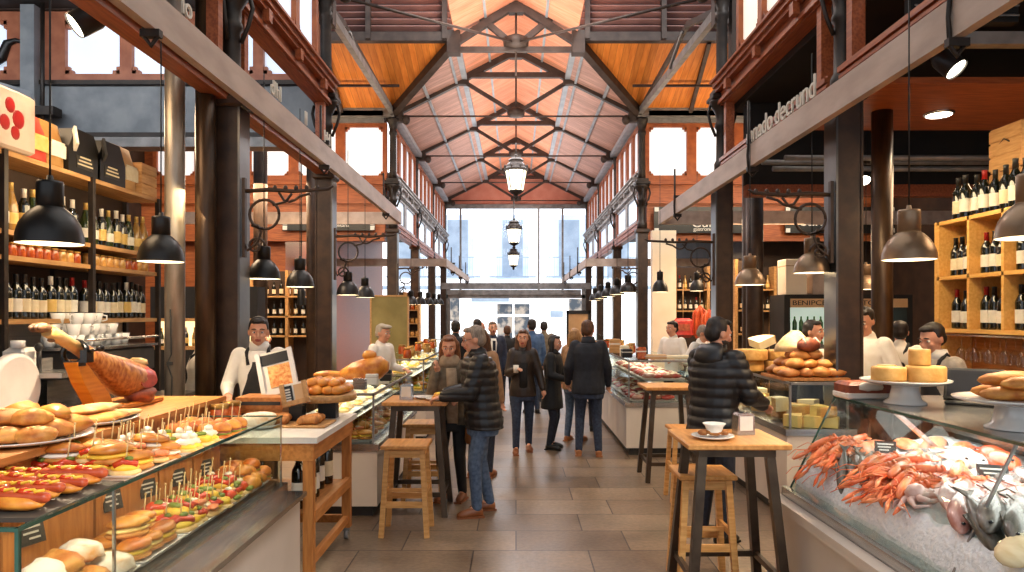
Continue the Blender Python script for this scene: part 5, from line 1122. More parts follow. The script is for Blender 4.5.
def m_lang():
    m = MB(); P = [(-.09,.006,.5),(-.075,.016,.9),(-.03,.022,1),(0,.022,1),(.03,.02,.95),(.06,.017,.85),(.085,.013,.7)]
    m.loft([((x,0,.022+.02*math.cos(x*14)*.5),r,r*.9,(0,1,0),(0,0,1)) for x,r,_ in P],10)
    for k in range(4): m.ell((.01+k*.022,0,.03),(.012,.024-.002*k,.02),8,5)
    o = m.build('langoustine','prawn'); m = MB()
    for k in (-1,0,1): m.ell((.105,k*.014,.014),(.022,.01,.004),8,5)
    m.build('tail_fan','prawn',o)
    for s in (-1,1):
        m = MB(); m.tube([(-.07,s*.014,.02),(-.11,s*.03,.015),(-.15,s*.022,.014),(-.19,s*.016,.012)],[.006,.007,.011,.003],7); m.build('claw','prawn',o)
    m = MB()
    for s in (-1,1):
        for k in range(3): m.tube([(-.04+.02*k,s*.018,.016),(-.04+.02*k,s*.045,.02),(-.05+.02*k,s*.06,.003)],.003,5)
        m.tube([(-.09,s*.006,.026),(-.15,s*.05,.05),(-.2,s*.09,.03)],.0018,5)
    m.build('legs','prawn',o); return o
def m_fillet(mm='salmon', w=.2):
    def f():
        m = MB(); m.ell((0,0,.02),(w,.075,.03),16,7,0,.15,3,.5); o = m.build('fish_fillet',mm); m = MB(); m.ell((0,0,.014),(w*1.02,.08,.014),16,6,0,.12,3,.8); m.build('skin_side','fishs',o); return o
    return f
def onice(key, mk, pts, what, where, cat, s=1.0, ang=0, spread=.4, dz=.0, z2=0):
    os = []
    for n_,(x,d) in enumerate(pts):
        sl = math.atan2(icez(x+.05)-icez(x-.05),.1)
        os.append(inst(key, mk, (x,d,icez(x)+.008+dz+z2*(n_%2)), (rnd.uniform(-.15,.15),-sl+rnd.uniform(-.1,.1),ang+rnd.uniform(-spread,spread)), s*rnd.uniform(.92,1.1)))
    rank(os, what, where, cat, what+'s '+where)
def heap(x,d,w,l,n): return [(x+rnd.uniform(-w,w)/2,d+(j+.5)/n*l-l/2) for j in range(n)]
onice('flt', m_fillet('salmon',.16), [(2.02,4.62),(2.12,4.55),(2.22,4.6),(2.1,4.42),(2.32,4.55),(2.2,4.42),(2.3,4.4)],'orange salmon fillet','at the far end of the ice','fillet',.95,.9,.6,.0,.03)
onice('lang', m_lang, heap(2.08,4.5,.3,.34,9),'orange langoustine','in the far heap on the ice','langoustine',1.1,.4,.9,.03,.03)
onice('lang', None, heap(2.16,3.82,.32,.5,24),'orange langoustine','in the middle heap on the ice','langoustine',1.2,.3,.9,0,.04)
onice('flt', None, [(2.52,4.5),(2.64,4.42),(2.56,4.28),(2.68,4.2)],'orange salmon fillet','at the back of the ice','fillet',.9,1.2,.4)
onice('sard', m_fish('fishd',.3,.03,.022), [(1.98,4.24),(2.02,4.18),(2.06,4.24),(2.1,4.16),(2.03,4.1),(2.14,4.22)],'dark slim fish','between the langoustine heaps','fish',1.1,1.2,.2)
onice('fsil', m_fish('fishs',.36,.045,.032), [(2.36,4.16),(2.42,4.08),(2.36,4.02)],'silver fish','behind the first price tag','fish',1,1.0,.25)
onice('fpink', m_fish('fishpink',.34,.05,.034), [(2.12,3.42),(2.2,3.46),(2.26,3.38),(2.34,3.44),(2.4,3.36),(2.2,3.34)],'pinkish grey fish','in the row beyond the glass joint','fish',.95,1.1,.3)
onice('fpink', None, [(2.04,3.22),(2.12,3.26),(2.2,3.2),(2.28,3.26),(2.34,3.18)],'pinkish grey fish','in the row at the glass joint','fish',1.0,1.15,.25)
onice('bass', m_fish('fishd',.4,.05,.036), [(2.02,3.04),(2.09,3.08),(2.16,3.02),(2.22,3.08),(2.28,3.0),(2.1,2.94)],'dark speckled fish','in front of the pink rows','fish',1.0,1.15,.25,.0,.02)
onice('bass', None, [(2.05,2.5),(2.2,2.55),(2.35,2.5),(2.5,2.6),(2.62,2.8)],'dark speckled fish','toward the near end','fish',1.0,1.15,.25)
onice('fsil', None, [(2.5,3.62),(2.58,3.55),(2.48,3.5),(2.62,3.45)],'silver fish','beside the second price tag','fish',1.0,1.0,.3)
onice('fwht', m_fish('fishwhite',.36,.055,.045), [(2.5,3.98),(2.58,4.02),(2.54,3.88)],'pale fish belly','beside the red fish','fish',1.0,1.2,.2)
onice('fred', m_fish('fishred',.36,.07,.055), [(2.66,3.92),(2.62,3.78)],'bright red fish','at the back of the ice','fish',1.0,1.4,.2)
onice('oct', lambda: (lambda m: ([m.tube([(0,0,.03),(.07*math.cos(a),.07*math.sin(a),.04),(.13*math.cos(a+.4),.13*math.sin(a+.4),.02),(.15*math.cos(a+.9),.15*math.sin(a+.9),.014)],[.026,.02,.012,.005],8) for a in [k*PI/4 for k in range(8)]], m.ell((0,0,.06),(.06,.05,.05),12,8,0,.15,2), m.build('octopus','octopus'))[-1])(MB()), [(2.02,3.5),(2.1,2.3)],'pale pink octopus','on the front of the ice','octopus',.8)
onice('shl', lambda: (lambda m: (m.ell((0,0,.02),(.11,.09,.035),18,7,0,.06,3,.3), m.build('scallop','shell'))[-1])(MB()), [(2.0,2.76),(2.12,2.7),(2.25,2.74)],'cream scallop shell','at the near corner of the ice','shell',.9)
onice('fillw', m_fillet('fishwhite',.16), [(2.34,3.72),(2.44,3.66),(2.42,3.86)],'white fish fillet','lying on the ice','fillet',.9,1,.5)
price_tag(2.27,4.3,1.0,R(-20),'first black price tag standing in the ice, far end',.12,.075); price_tag(2.42,3.55,1.0,R(-20),'second black price tag standing in the ice, nearer',.14,.09)
m = MB(); m.b2(-.14,.14,-.28,.28,0,.02,0,.006); c = m.build('cutting_board','white',None,(2.8,3.95,1.165)); tag(c,'white cutting board on the steel rail behind the ice','board'); m = MB(); m.b2(-.1,.1,-.2,.2,.02,.024); m.build('paper_sheet','paper',c)
# cake stands and things on the counter top
def m_stand():
    m = MB(); m.lathe([(0,0),(.12,0),(.12,.008),(.09,.03),(.075,.1),(.085,.13),(.0,.13)],28); o = m.build('cake_stand','porcelain'); m = MB(); m.lathe([(0,.125),(.2,.125),(.25,.14),(.255,.15),(.24,.148),(0,.14)],36); m.build('stand_plate','porcelain',o); return o
ZT = 1.306
inst('cst', m_stand, (2.39,4.3,ZT),0,1,'white cake stand holding cheese on the fish counter','cake stand'); inst('cst', None, (2.38,3.35,ZT),0,1,'white cake stand holding baguettes at the right edge','cake stand')
for x,d,z,k,s,r,l in ((2.28,4.28,.15,'whr',.95,0,'left lower cheese piece on the cake stand'),(2.47,4.22,.15,'whr',1.05,0,'right lower cheese piece on the cake stand'),(2.33,4.4,.15,'whs',1,0,'small round cheese at the back of the cake stand'),(2.45,4.25,.245,'whs',1.1,0,'small cheese stacked on top of the right piece')):
    if k == 'whr': inst('blk', lambda: (lambda m: (m.lathe([(0,0),(.1,0),(.105,.012),(.105,.08),(.1,.09),(0,.092)],24), m.build('round_cheese','cheeserind'))[-1])(MB()), (x,d,ZT+z-.008), r, s, l, 'cheese')
    else: inst('whs', m_wheel(.055,.09,'cheesepale'), (x,d,ZT+z-.008), r, s, l, 'cheese')
for i,(dx,dd,z,a) in enumerate(((-.03,-.06,0,.1),(.03,.05,0,-.1),(0,.02,.06,.2),(.05,-.1,.05,.05))): inst('bag1', m_flat('bread',(.22,.05,.042),9), (2.4+dx,3.35+dd,ZT+.143+z), (0,0,a), 1, ['front baguette on the right cake stand','rear baguette on the right cake stand','top baguette on the right cake stand','short baguette at the right of the cake stand'][i],'bread')
m = MB(); m.b2(-.2,.18,-.1,.1,0,.11,0,.02); c = m.build('meat_parcel','meat',None,(2.33,4.6,ZT)); tag(c,'wrapped red cured meat behind the cheese stand','meat'); m = MB(); m.b2(-.205,.185,-.105,.105,.0,.045,0,.01); m.ell((-.05,-.08,.08),(.1,.04,.03),10,6,0,.3,3); m.build('paper_wrap','paper',c)
o = empty('till_screen',(2.78,4.25,ZT),(0,0,R(-38))); tag(o,'dark tilted till screen on the fish counter','till'); m = MB(); m.b2(-.17,.17,-.12,.14,0,.03,0,.01); m.build('till_base','black',o); o.scale = (.85,.85,.85); m = MB(); m.box((0,0,.14),(.36,.03,.25),0,Matrix.Rotation(R(-32),3,'X')); tc_ = m.build('till_case','black',o); m = MB(); m.box((0,-.016*math.cos(R(32)),.14+.016*math.sin(R(32))+.0),(.32,.006,.21),0,Matrix.Rotation(R(-32),3,'X')); m.build('screen','screen',tc_)
# ================================================================== high tables, stools, table ware
def m_table():
    o = empty('high_table'); m = MB(); m.box((0,0,1.035),(.64,.6,.035),0,None,.006); m.build('table_top','topwood',o)
    m = MB(); m.b2(-.24,.24,-.24,.24,.965,1.015); m.build('steel_frame','tablemetal',o)
    for sx in (-1,1):
        for sy in (-1,1): m = MB(); m.bar((sx*.21,sy*.2,1.0),(sx*.3,sy*.28,0),.055,.055); m.build('leg','tablemetal',o)
    m = MB()
    for s in (-1,1): m.bar((s*.275,-.255,.2),(s*.275,.255,.2),.03,.04); m.bar((-.275,s*.255,.2),(.275,s*.255,.2),.03,.04)
    m.build('foot_rail','tablemetal',o); return o
def m_stool():
    o = empty('bar_stool'); m = MB(); m.box((0,0,.748),(.39,.36,.034),0,None,.006); m.build('seat','topwood',o)
    for sx in (-1,1):
        for sy in (-1,1): m = MB(); m.bar((sx*.145,sy*.13,.735),(sx*.19,sy*.165,0),.042,.042); m.build('leg','lightwood',o)
    m = MB()
    for s in (-1,1): m.bar((-.15,s*.132,.69),(.15,s*.132,.69),.02,.06); m.bar((s*.147,-.13,.69),(s*.147,.13,.69),.02,.06)
    m.build('seat_rail','lightwood',o)
    [MB().box((0,q*.153,.27),(.35,.022,.05)).build('front_stretcher','lightwood',o) for q in (-1,1)]; [MB().box((q*.168,0,.36),(.022,.3,.045)).build('side_stretcher','lightwood',o) for q in (-1,1)]; MB().box((0,0,.355),(.33,.018,.03)).build('cross_stretcher','lightwood',o); return o
inst('tbl', m_table, (1.38,4.6,0),0,1,'square high table with dark splayed legs in the right foreground','table'); inst('tbl', None, (-.93,6.68,0),0,(.93,.98,1),'high table with dark legs where the couple stands','table'); inst('tbl', None, (1.72,7.98,0),0,(.9,.95,1),'high table behind the man in the black puffer jacket','table')
inst('stl', m_stool, (-.93,5.98,0),0,1,'pale wooden bar stool in front of the couple’s table'.replace('’',"'"),'stool'); inst('stl', None, (-.93,7.12,0),0,1,'pale wooden bar stool behind the couple\'s table','stool'); inst('stl', None, (1.3,4.9,0),0,1,'pale wooden bar stool pushed under the right foreground table','stool'); inst('stl', None, (1.72,7.05,0),0,.95,'pale wooden bar stool between the puffer jacket man and the rear table','stool')
def m_nap():
    m = MB(); m.prism([(-.06,0),(.06,0),(.062,.02),(.055,.13),(.04,.145),(-.04,.145),(-.055,.13),(-.062,.02)],'y',-.045,.045); o = m.build('napkin_holder','steel'); [MB().box((0,q*.0455,.078),(.09,.003,.095)).build('napkin_stack','paper',o) for q in (-1,1)]; return o
inst('nap', m_nap, (1.52,4.68,1.053),R(8),1,'steel napkin holder on the right foreground table','napkin holder'); inst('nap', None, (-1.03,6.6,1.053),0,1,'steel napkin holder on the couple\'s table','napkin holder')
def m_plate():
    m = MB(); m.lathe([(0,.0),(.07,0),(.1,.008),(.135,.02),(.135,.024),(.1,.013),(0,.008)],28); return m.build('small_plate','porcelain')
inst('spl', m_plate, (1.27,4.52,1.053),0,1,'white plate with pastry on the right foreground table','plate'); inst('spl', None, (-.72,6.55,1.053),0,.95,'white plate of food in front of the grey-haired man','plate'); inst('spl', None, (-.87,6.7,1.053),0,.85,'second white plate nearer the middle of the couple\'s table','plate')
m = MB(); m.ell((0,0,.03),(.055,.045,.035),12,7,0,.25,5,.7); m.ell((-.07,.01,.022),(.035,.03,.024),10,6,0,.25,2,.7); m.ell((.07,.02,.02),(.03,.025,.022),10,6,0,.25,3,.7); c = m.build('pastry','breaddark',None,(1.28,4.52,1.066)); tag(c,'flaky pastry on the right foreground plate','pastry'); m = MB(); m.lathe([(.045,.03),(.06,.07),(.075,.085),(.068,.084),(.04,.05),(0,.045)],14,0,None,False); m.build('paper_cup','paper',c)
m = MB(); m.ell((0,0,.025),(.06,.05,.035),12,7,0,.3,6,.7); c = m.build('filled_roll','bread',None,(-.72,6.55,1.064)); tag(c,'filled roll on the plate by the grey-haired man','roll'); m = MB(); m.ell((0,0,.045),(.05,.045,.02),10,6,0,.4,2); m.build('filling','egg',c)
# ================================================================== people: smooth bodies grown from tapered limbs, clothes as separate layers
def remesh(mb, name, voxel, smooth=4, mats=('skin',), quilt=0, qp=.07):
    me0 = mb.mesh('tmp_mesh', ['skin']); ob = bpy.data.objects.new('tmp', me0); COL.objects.link(ob)
    r = ob.modifiers.new('r','REMESH'); r.mode = 'VOXEL'; r.voxel_size = voxel
    s = ob.modifiers.new('s','SMOOTH'); s.factor = .5; s.iterations = smooth
    me = mesh_of(ob); bpy.data.objects.remove(ob); bpy.data.meshes.remove(me0)
    me.name = name; me.materials.clear()
    for m in mats: me.materials.append(M[m])
    if quilt:
        ns = [v.normal.copy() for v in me.vertices]
        for v, n in zip(me.vertices, ns): v.co += n*(quilt*(abs(math.sin(v.co.z*PI/qp))**.6-.7))
    me.polygons.foreach_set('use_smooth', [True]*len(me.polygons)); me.update(); return me
def ik(S, W, a, b, hint):
    S, W = Vector(S), Vector(W); d = W-S; L = d.length
    if L > (a+b)*.995: W = S+d*((a+b)*.995/L); d = W-S; L = d.length
    x = (a*a-b*b+L*L)/(2*L); h = math.sqrt(max(a*a-x*x, 1e-6)); u = d/L
    hv = Vector(hint); hv = (hv-u*hv.dot(u)).normalized(); return S+u*x+hv*h, W
def person(label, x, d, h, face, hair='short', hairc='hairblack', top='coatblack', style='jacket', bottom='denim', shoes='shoeblack', hands=None, feet=None, lean=0, head=(0,0), collar=None, extras=(), vox=.011, female=False, z0=0, bulk=1.0, inner=None, group=None, quilt=0, gripL=None, half=False, headscale=1.0):
    k = h/1.75; sw = .148 if female else .176
    Tl = Matrix.Translation((0,0,.95)) @ Matrix.Rotation(lean,4,'X') @ Matrix.Translation((0,0,-.95))
    hands = hands or ((-.24,-.06,.82),(.24,-.06,.82)); feet = feet or ((-.1,-.02),(.1,.02))
    SH = [Tl @ Vector((s*sw,.0,1.42)) for s in (-1,1)]
    arms = []
    for i,s in enumerate((-1,1)):
        el, wr = ik(SH[i], hands[i], .29, .255, (s*.4,.7,-.6)); arms.append((SH[i],el,wr))
    HIP = [Vector((s*.09,0,.9)) for s in (-1,1)]; legs = []
    for i in (0,1):
        kn, an = ik(HIP[i], (feet[i][0],feet[i][1]+.03,.09), .412, .408, (0,-1,0)); legs.append((HIP[i],kn,an))
    HC = Tl @ Vector((0,-.02,1.615)); HT = Matrix.Translation(HC) @ Matrix.Rotation(head[0],4,'Z') @ Matrix.Rotation(head[1],4,'X') @ Matrix.Scale(headscale,4)
    H = lambda p: HT @ Vector(p)
    X, Y = (1,0,0), (0,1,0)
    def torso(m, e, z0_, z1_=1.5, tab=None):
        tab = [(.8,.17,.125),(.9,.168,.125),(1.0,.155,.115),(1.1,.15,.11),(1.22,.168,.12),(1.32,.18,.122),(1.4,.165,.105),(1.45,.11,.08),(1.5,.06,.06)] if not female else [(.8,.175,.125),(.9,.172,.125),(1.0,.15,.11),(1.1,.135,.1),(1.22,.152,.122),(1.3,.16,.128),(1.4,.145,.1),(1.45,.1,.075),(1.5,.052,.055)]
        secs = [(Tl @ Vector((0,.0 if z<1.3 else .005,z)), rx*bulk+e, ry*bulk+e, X, Y) for z,rx,ry in tab if z0_-.01 <= z <= z1_+.001]
        m.loft(secs, 18)
    # ---- body: one continuous surface
    m = MB(); torso(m, -.03, .8)
    m.cone(Tl @ Vector((0,.012,1.42)), .06, HC+Vector((0,.02,-.07)), .052)
    m.ell((0,.012,.02),(.076,.094,.1),16,12,0,0,0,1,HT); m.ell((0,-.025,-.045),(.058,.066,.07),14,10,0,0,0,1,HT); m.ell((0,-.058,-.088),(.028,.024,.022),10,7,0,0,0,1,HT)
    m.cone(H((0,-.083,.02)),.01,H((0,-.106,-.022)),.0155,8); m.ell((0,-.088,-.055),(.026,.014,.013),10,6,0,0,0,1,HT); m.ell((0,-.076,.033),(.05,.02,.012),10,6,0,0,0,1,HT)
    for s in (-1,1): m.ell((s*.078,.012,-.005),(.012,.022,.034),8,7,0,0,0,1,HT); m.ell((s*.04,-.066,-.02),(.025,.02,.02),8,6,0,0,0,1,HT)
    for i,s in enumerate((-1,1)):
        S,E,W = arms[i]; m.cone(S+Vector((-s*.012,0,-.012)),.042,E,.036); m.cone(E,.037,W,.028)
        f = (W-E).normalized(); side = Vector((s,0,0)); side = (side-f*side.dot(f)).normalized(); pn = f.cross(side)*s   # palm normal
        if pn.y > 0 and abs(f.z) < .8: pass
        m.ell((0,0,0),(.04,.016,.045),10,8,0,0,0,1,Matrix.Translation(W+f*.045) @ Matrix((side,pn,f)).transposed().to_4x4())
        curl = -side*s if abs(f.z) > .7 else pn*(-1 if pn.z > 0 else 1)
        across = f.cross(curl).normalized()
        for q,(o_,ln) in enumerate(((-.027,.066),(-.009,.076),(.009,.072),(.027,.056))):
            p0 = W+f*.078+across*o_; p1 = p0+(f*.8+curl*.5).normalized()*ln*.5; p2 = p1+(f*.35+curl*.9).normalized()*ln*.45
            m.cone(p0-f*.015,.0095,p1,.009,7); m.cone(p1,.009,p2,.0078,7)
        t0 = W+f*.03-across*.03*(1 if across.y > 0 else -1); t1 = t0+f*.035+Vector((0,-.03,0))+curl*.01; m.cone(t0,.012,t1,.0105,7); m.cone(t1,.0105,t1+f*.025+curl*.012,.009,7)
        Hh,Kn,An = legs[i]
        if not half: m.cone(Hh,.08,Kn,.052); m.cone(Kn,.052,An,.038); m.cone(An,.034,Vector((An.x,An.y-.1,.04)),.02)
    bm_ = remesh(m,'person',vox,3,('skin','lips'))
    inv = HT.inverted()
    for p in bm_.polygons:
        c = inv @ p.center
        if abs(c.x) < .024 and c.y < -.08 and abs(c.z+.056) < .011: p.material_index = 1
    root = link('person', bm_, None, (x,d,z0), R(face)); root.scale = (k,k,k); tag(root,label,'person',group)
    # ---- face details and hair
    for s in (-1,1):
        e = MB(); e.ell((s*.031,-.071,.012),(.0155,.012,.0095),10,7,0,0,0,1,HT); e.ell((s*.031,-.0805,.012),(.0065,.004,.0068),8,6,1,0,0,1,HT); e.build('eye',['eyewhite','eyeblack'],root)
        e = MB(); e.tube([H((s*.014,-.089,.041)),H((s*.032,-.09,.044)),H((s*.052,-.076,.036))],[.004,.0048,.003],6); e.build('eyebrow',hairc if hairc not in ('capgrey',) else 'hairgrey',root)
    if hair:
        g = MB()
        if hair == 'bald': g.ell((0,.045,-.005),(.082,.07,.06),14,10,0,0,0,1,HT); [g.ell((s*.07,.015,.01),(.014,.04,.04),8,6,0,0,0,1,HT) for s in (-1,1)]
        else:
            g.ell((0,.036,.054),(.083,.088,.08),18,12,0,.1,3,1,HT,4); g.ell((0,.055,.0),(.078,.07,.08),14,10,0,.08,5,1,HT,4); g.ell((0,-.03,.1),(.058,.045,.026),12,8,0,.3,2,1,HT,3)
            for s in (-1,1): g.ell((s*.073,.012,.03),(.012,.026,.04),8,6,0,0,0,1,HT)
            if hair == 'long':
                for s in (-1,0,1): g.cone(H((s*.06,.05-.01*abs(s),.02)),.05,H((s*.085,.045 if s==0 else .01,-.2)),.045); g.cone(H((s*.085,.045 if s==0 else .01,-.18)),.046,H((s*.08,.05,-.3)),.02)
            if hair == 'bob':
                for s in (-1,0,1): g.cone(H((s*.066,.03,.03)),.045,H((s*.08,.02,-.12)),.04)
            if hair == 'bun': g.ell((0,.11,.06),(.045,.045,.045),12,8,0,0,0,1,HT)
            if hair == 'cap': g.ell((0,-.03,.1),(.08,.09,.03),14,8,0,0,0,1,HT)
        link('cap' if hair=='cap' else 'hair', remesh(g,'hair_mesh',vox,2,(hairc,)), root)
        if hair == 'cap':
            b = MB(); b.ell((0,.06,-.02),(.08,.055,.055),12,8,0,0,0,1,HT); b.build('hair','hairgrey',root)
    # ---- clothes
    long_ = style == 'coat'
    m = MB(); e = .022 if style in ('jacket','coat','puffer') else .012
    if style == 'puffer': e = .04
    zb = .72 if long_ else (.8 if style != 'shirt' else .9)
    if long_: m.loft([((0,0,.62),.2+e,.15+e,X,Y),((0,0,.8),.185+e,.135+e,X,Y),((0,0,.95),.16+e,.12+e,X,Y)],18)
    torso(m, e, zb if zb >= .8 else .8, 1.45)
    for i,s in enumerate((-1,1)):
        S,E,W = arms[i]; m.cone(S+Vector((-s*.014,0,-.01)),.066+e*.7,E,.05+e*.7); m.cone(E,.05+e*.7,W-(W-E).normalized()*.02,.036+e*.6)
    m.cone(Tl @ Vector((0,.015,1.4)), .085, Tl @ Vector((0,.015,1.47)), .07+e*.3)
    tm = remesh(m,'top_mesh',vox*1.15,3,(top,),quilt,.075); nm = {'jacket':'jacket','coat':'coat','puffer':'puffer_jacket','shirt':'shirt'}[style]; jk = link(nm,tm,root)
    if collar:
        c = MB(); c.loft([(Tl @ Vector((0,.015,1.44)),.1,.095,X,Y),(Tl @ Vector((0,.012,1.48)),.088,.085,X,Y),(Tl @ Vector((0,.01,1.53)),.078,.08,X,Y),(Tl @ Vector((0,.01,1.5)),.06,.06,X,Y)],18); c.build('collar',collar,jk)
    if inner:   # open front showing what is worn beneath
        c = MB(); P = [(.0,1.47),(.05,1.42),(.045,1.1),(.05,.9),(-.05,.9),(-.045,1.1),(-.05,1.42)]
        rr = lambda z: -(.122*bulk+e+.012) if z < 1.4 else -(.1+e)
        secs = [(Tl @ Vector((0,(-.105*bulk-e if zz<1.2 else -.118*bulk-e)+(.0 if zz<1.38 else .04),zz)),w_,.014,X,Y) for zz,w_ in ((.92,.06),(1.1,.055),(1.25,.06),(1.38,.05),(1.46,.02))]
        c.loft(secs,12); c.build('inner_top',inner,root)
    if not half:
        m = MB(); m.loft([((0,0,.74),.172*bulk,.13*bulk,X,Y),((0,0,.86),.182*bulk,.138*bulk,X,Y),((0,0,.98),.165*bulk,.126*bulk,X,Y)],18)
        for i in (0,1):
            Hh,Kn,An = legs[i]; m.cone(Hh,.098,Kn,.066); m.cone(Kn,.066,An+Vector((0,0,.0)),.05)
        link('trousers', remesh(m,'trouser_mesh',vox*1.2,3,(bottom,)), root)
        for i in (0,1):
            An = legs[i][2]; c = MB(); fx, fy = An.x, An.y; out = (-.015 if i == 0 else .015)
            c.loft([((fx,fy+.055,.035),.02,.03,X,(0,0,1)),((fx,fy+.05,.04),.036,.04,X,(0,0,1)),((fx,fy,.05),.042,.05,X,(0,0,1)),((fx+out*.5,fy-.08,.042),.045,.042,X,(0,0,1)),((fx+out,fy-.15,.034),.042,.032,X,(0,0,1)),((fx+out,fy-.185,.026),.022,.018,X,(0,0,1))],14)
            c.box((fx+out*.5,fy-.06,.008),(.08,.25,.016)); c.build('shoe',shoes,root)
    for ex in extras:
        if ex == 'apron':
            c = MB(); c.loft([(Tl @ Vector((0,-.02,zz)),w_,dd,X,Y) for zz,w_,dd in ((.5,.17,.14),(.9,.175*bulk,.135*bulk),(1.05,.15*bulk,.125*bulk),(1.25,.11,.135*bulk),(1.36,.08,.11))],16)
            ap = c.build('apron','apron',root)
            c = MB()
            for s in (-1,1): c.tube([Tl @ Vector((s*.07,-.115,1.34)),Tl @ Vector((s*.09,-.07,1.45)),Tl @ Vector((s*.08,.02,1.49)),Tl @ Vector((s*.06,.1,1.42)),Tl @ Vector((-s*.1,.14,1.15))],.016,6)
            c.build('apron_strap','apron',ap)
        if ex == 'scarf':
            c = MB(); c.loft([(Tl @ Vector((0,.0,1.42)),.13,.12,X,Y),(Tl @ Vector((0,-.005,1.47)),.115,.11,X,Y),(Tl @ Vector((0,-.005,1.52)),.095,.09,X,Y),(Tl @ Vector((0,0,1.54)),.07,.07,X,Y)],16); c.loft([(Tl @ Vector((.06,-.15,1.42)),.055,.03,X,Y),(Tl @ Vector((.07,-.165,1.25)),.06,.025,X,Y),(Tl @ Vector((.06,-.165,.95)),.065,.02,X,Y),(Tl @ Vector((.06,-.16,.85)),.06,.012,X,Y)],10); c.build('scarf','scarf',root)
        if ex == 'bag':
            c = MB(); c.loft([((.22,-.02,.62),.05,.1,X,Y),((.23,-.02,.66),.07,.14,X,Y),((.23,-.02,.85),.06,.13,X,Y),((.22,-.02,.92),.03,.11,X,Y)],12); c.tube([(.22,-.12,.9),(.17,-.14,1.2),(.1,-.08,1.47),(.05,.08,1.46),(.2,.1,1.1),(.23,.08,.9)],.012,6); c.build('shoulder_bag','bag',root)
        if ex == 'glasses':
            c = MB()
            for s in (-1,1): c.tube([H((s*.031+.02*math.cos(q*PI/5),-.096,.01+.016*math.sin(q*PI/5))) for q in range(11)],.0022,5); c.tube([H((s*.052,-.094,.014)),H((s*.078,-.02,.014))],.002,5)
            c.build('glasses','eyeblack',root)
        if ex == 'beard':
            c = MB(); c.ell((0,-.03,-.062),(.061,.068,.06),14,9,0,0,0,1,HT); c.build('beard',hairc,root)
        if ex == 'hood':
            c = MB(); c.loft([(Tl @ Vector((0,.1,1.36)),.1,.05,X,Y),(Tl @ Vector((0,.105,1.42)),.13,.075,X,Y),(Tl @ Vector((0,.09,1.49)),.12,.07,X,Y),(Tl @ Vector((0,.07,1.53)),.09,.05,X,Y)],16); c.build('hood',top,jk)
        if ex == 'lapel':
            c = MB(); c.loft([(Tl @ Vector((0,-.14,.9)),.035,.02,X,Y),(Tl @ Vector((0,-.15,1.2)),.04,.02,X,Y),(Tl @ Vector((0,-.13,1.36)),.06,.02,X,Y),(Tl @ Vector((0,-.09,1.44)),.05,.02,X,Y)],10); c.build('shirt_front','shirtwhite',root); c = MB(); c.bar(Tl @ Vector((0,-.172,.98)),Tl @ Vector((0,-.155,1.4)),.05,.008); c.build('tie','denimdark',jk)
    return root
HL = ((-.2,-.28,1.12),(.2,-.28,1.12))
# the couple at the left table
person('grey-haired man in glasses and a black quilted jacket leaning over the left table',-.31,6.52,1.76,-78,'short','hairgrey','puffer','puffer','denimlight','shoebrown',((-.12,-.34,1.1),(.1,-.38,1.1)),((-.1,.05),(.1,-.1)),R(6),(R(-4),R(12)),'puffer',('glasses',),.0085,quilt=.012,bulk=1.12)
person('woman with auburn hair and pale scarf beside the grey-haired man, hand raised to her chin',-.64,7.0,1.66,-14,'bob','hairchest','jacketgrey','jacket','blackpants','shoebrown',((-.1,-.2,1.36),(.2,-.34,1.12)),None,R(6),(R(14),R(14)),None,('scarf','bag'),.0095,True)
# walkers and shoppers in the aisle
person('long-haired woman walking towards us in dark jacket and jeans, holding a cup',.09,9.4,1.66,4,'long','hairbrown','leather','jacket','denim','shoebrown',((-.1,-.27,1.2),(.28,-.1,.9)),((-.1,-.08),(.1,.16)),R(2),(R(-10),R(4)),None,(),.011,True,inner='coatblack')
m = MB(); m.lathe([(0,0),(.03,0),(.037,.1),(.033,.1),(.028,.004)],14); c = m.build('paper_cup','paper',None,(.0,9.08,1.1)); tag(c,'small paper cup held by the long-haired walking woman','cup')
person('woman in a dark knee-length coat standing in side view beside the broad-backed man',.5,9.7,1.58,68,'bob','hairblack','coatblack','coat','denimdark','shoeblack',((-.16,-.3,1.08),(.12,-.32,1.1)),None,R(3),(R(-8),R(6)),'coatblack',(),.011,True)
person('broad man in a black jacket and jeans seen from behind at the meat counter',.95,9.2,1.79,176,'short','hairbrown','darknavy','jacket','denim','shoetan',((-.26,-.1,.9),(.26,-.12,.92)),((-.13,.0),(.12,-.04)),R(2),(R(-18),R(4)),'darknavy',(),.0105,bulk=1.15)
person('fair-haired woman in jeans half hidden behind the broad man',.86,10.3,1.66,150,'long','hairlight','camel','jacket','denimlight','shoetan',None,None,0,(R(20),0),None,(),.014,True)
person('person with dark tied hair behind the fair-haired woman',1.12,11.2,1.7,170,'bun','hairblack','camel','jacket','denimdark','shoeblack',None,None,0,(0,0),None,(),.015,True)
person('man in a dark blue suit and tie deeper in the aisle',-.42,12.6,1.74,12,'short','hairgrey','suitblue','jacket','suitblue','shoeblack',None,((-.1,.1),(.1,-.12)),0,(0,0),None,('lapel',),.014)
person('woman with long brown hair in a camel coat right behind the grey-haired man',-.4,8.0,1.7,165,'long','hairbrown','camel','coat','denimdark','shoebrown',None,None,0,(R(10),0),None,(),.013,True)
person('man with pinkish bald head far down the aisle',-.72,14.5,1.72,-20,'bald','hairgrey','shirtgrey','jacket','denimdark','shoeblack',None,None,0,(0,0),None,(),.015)
person('dark-haired person far down the aisle beside the suited man',-.18,14.4,1.64,185,'short','hairbrown','coatblack','jacket','denimdark','shoeblack',None,None,0,(0,0),None,(),.015)
person('man in a blue check shirt behind the walking woman',.3,13.2,1.78,190,'short','hairblack','shirtblue','shirt','denim','shoeblack',None,None,0,(0,0),None,(),.015)
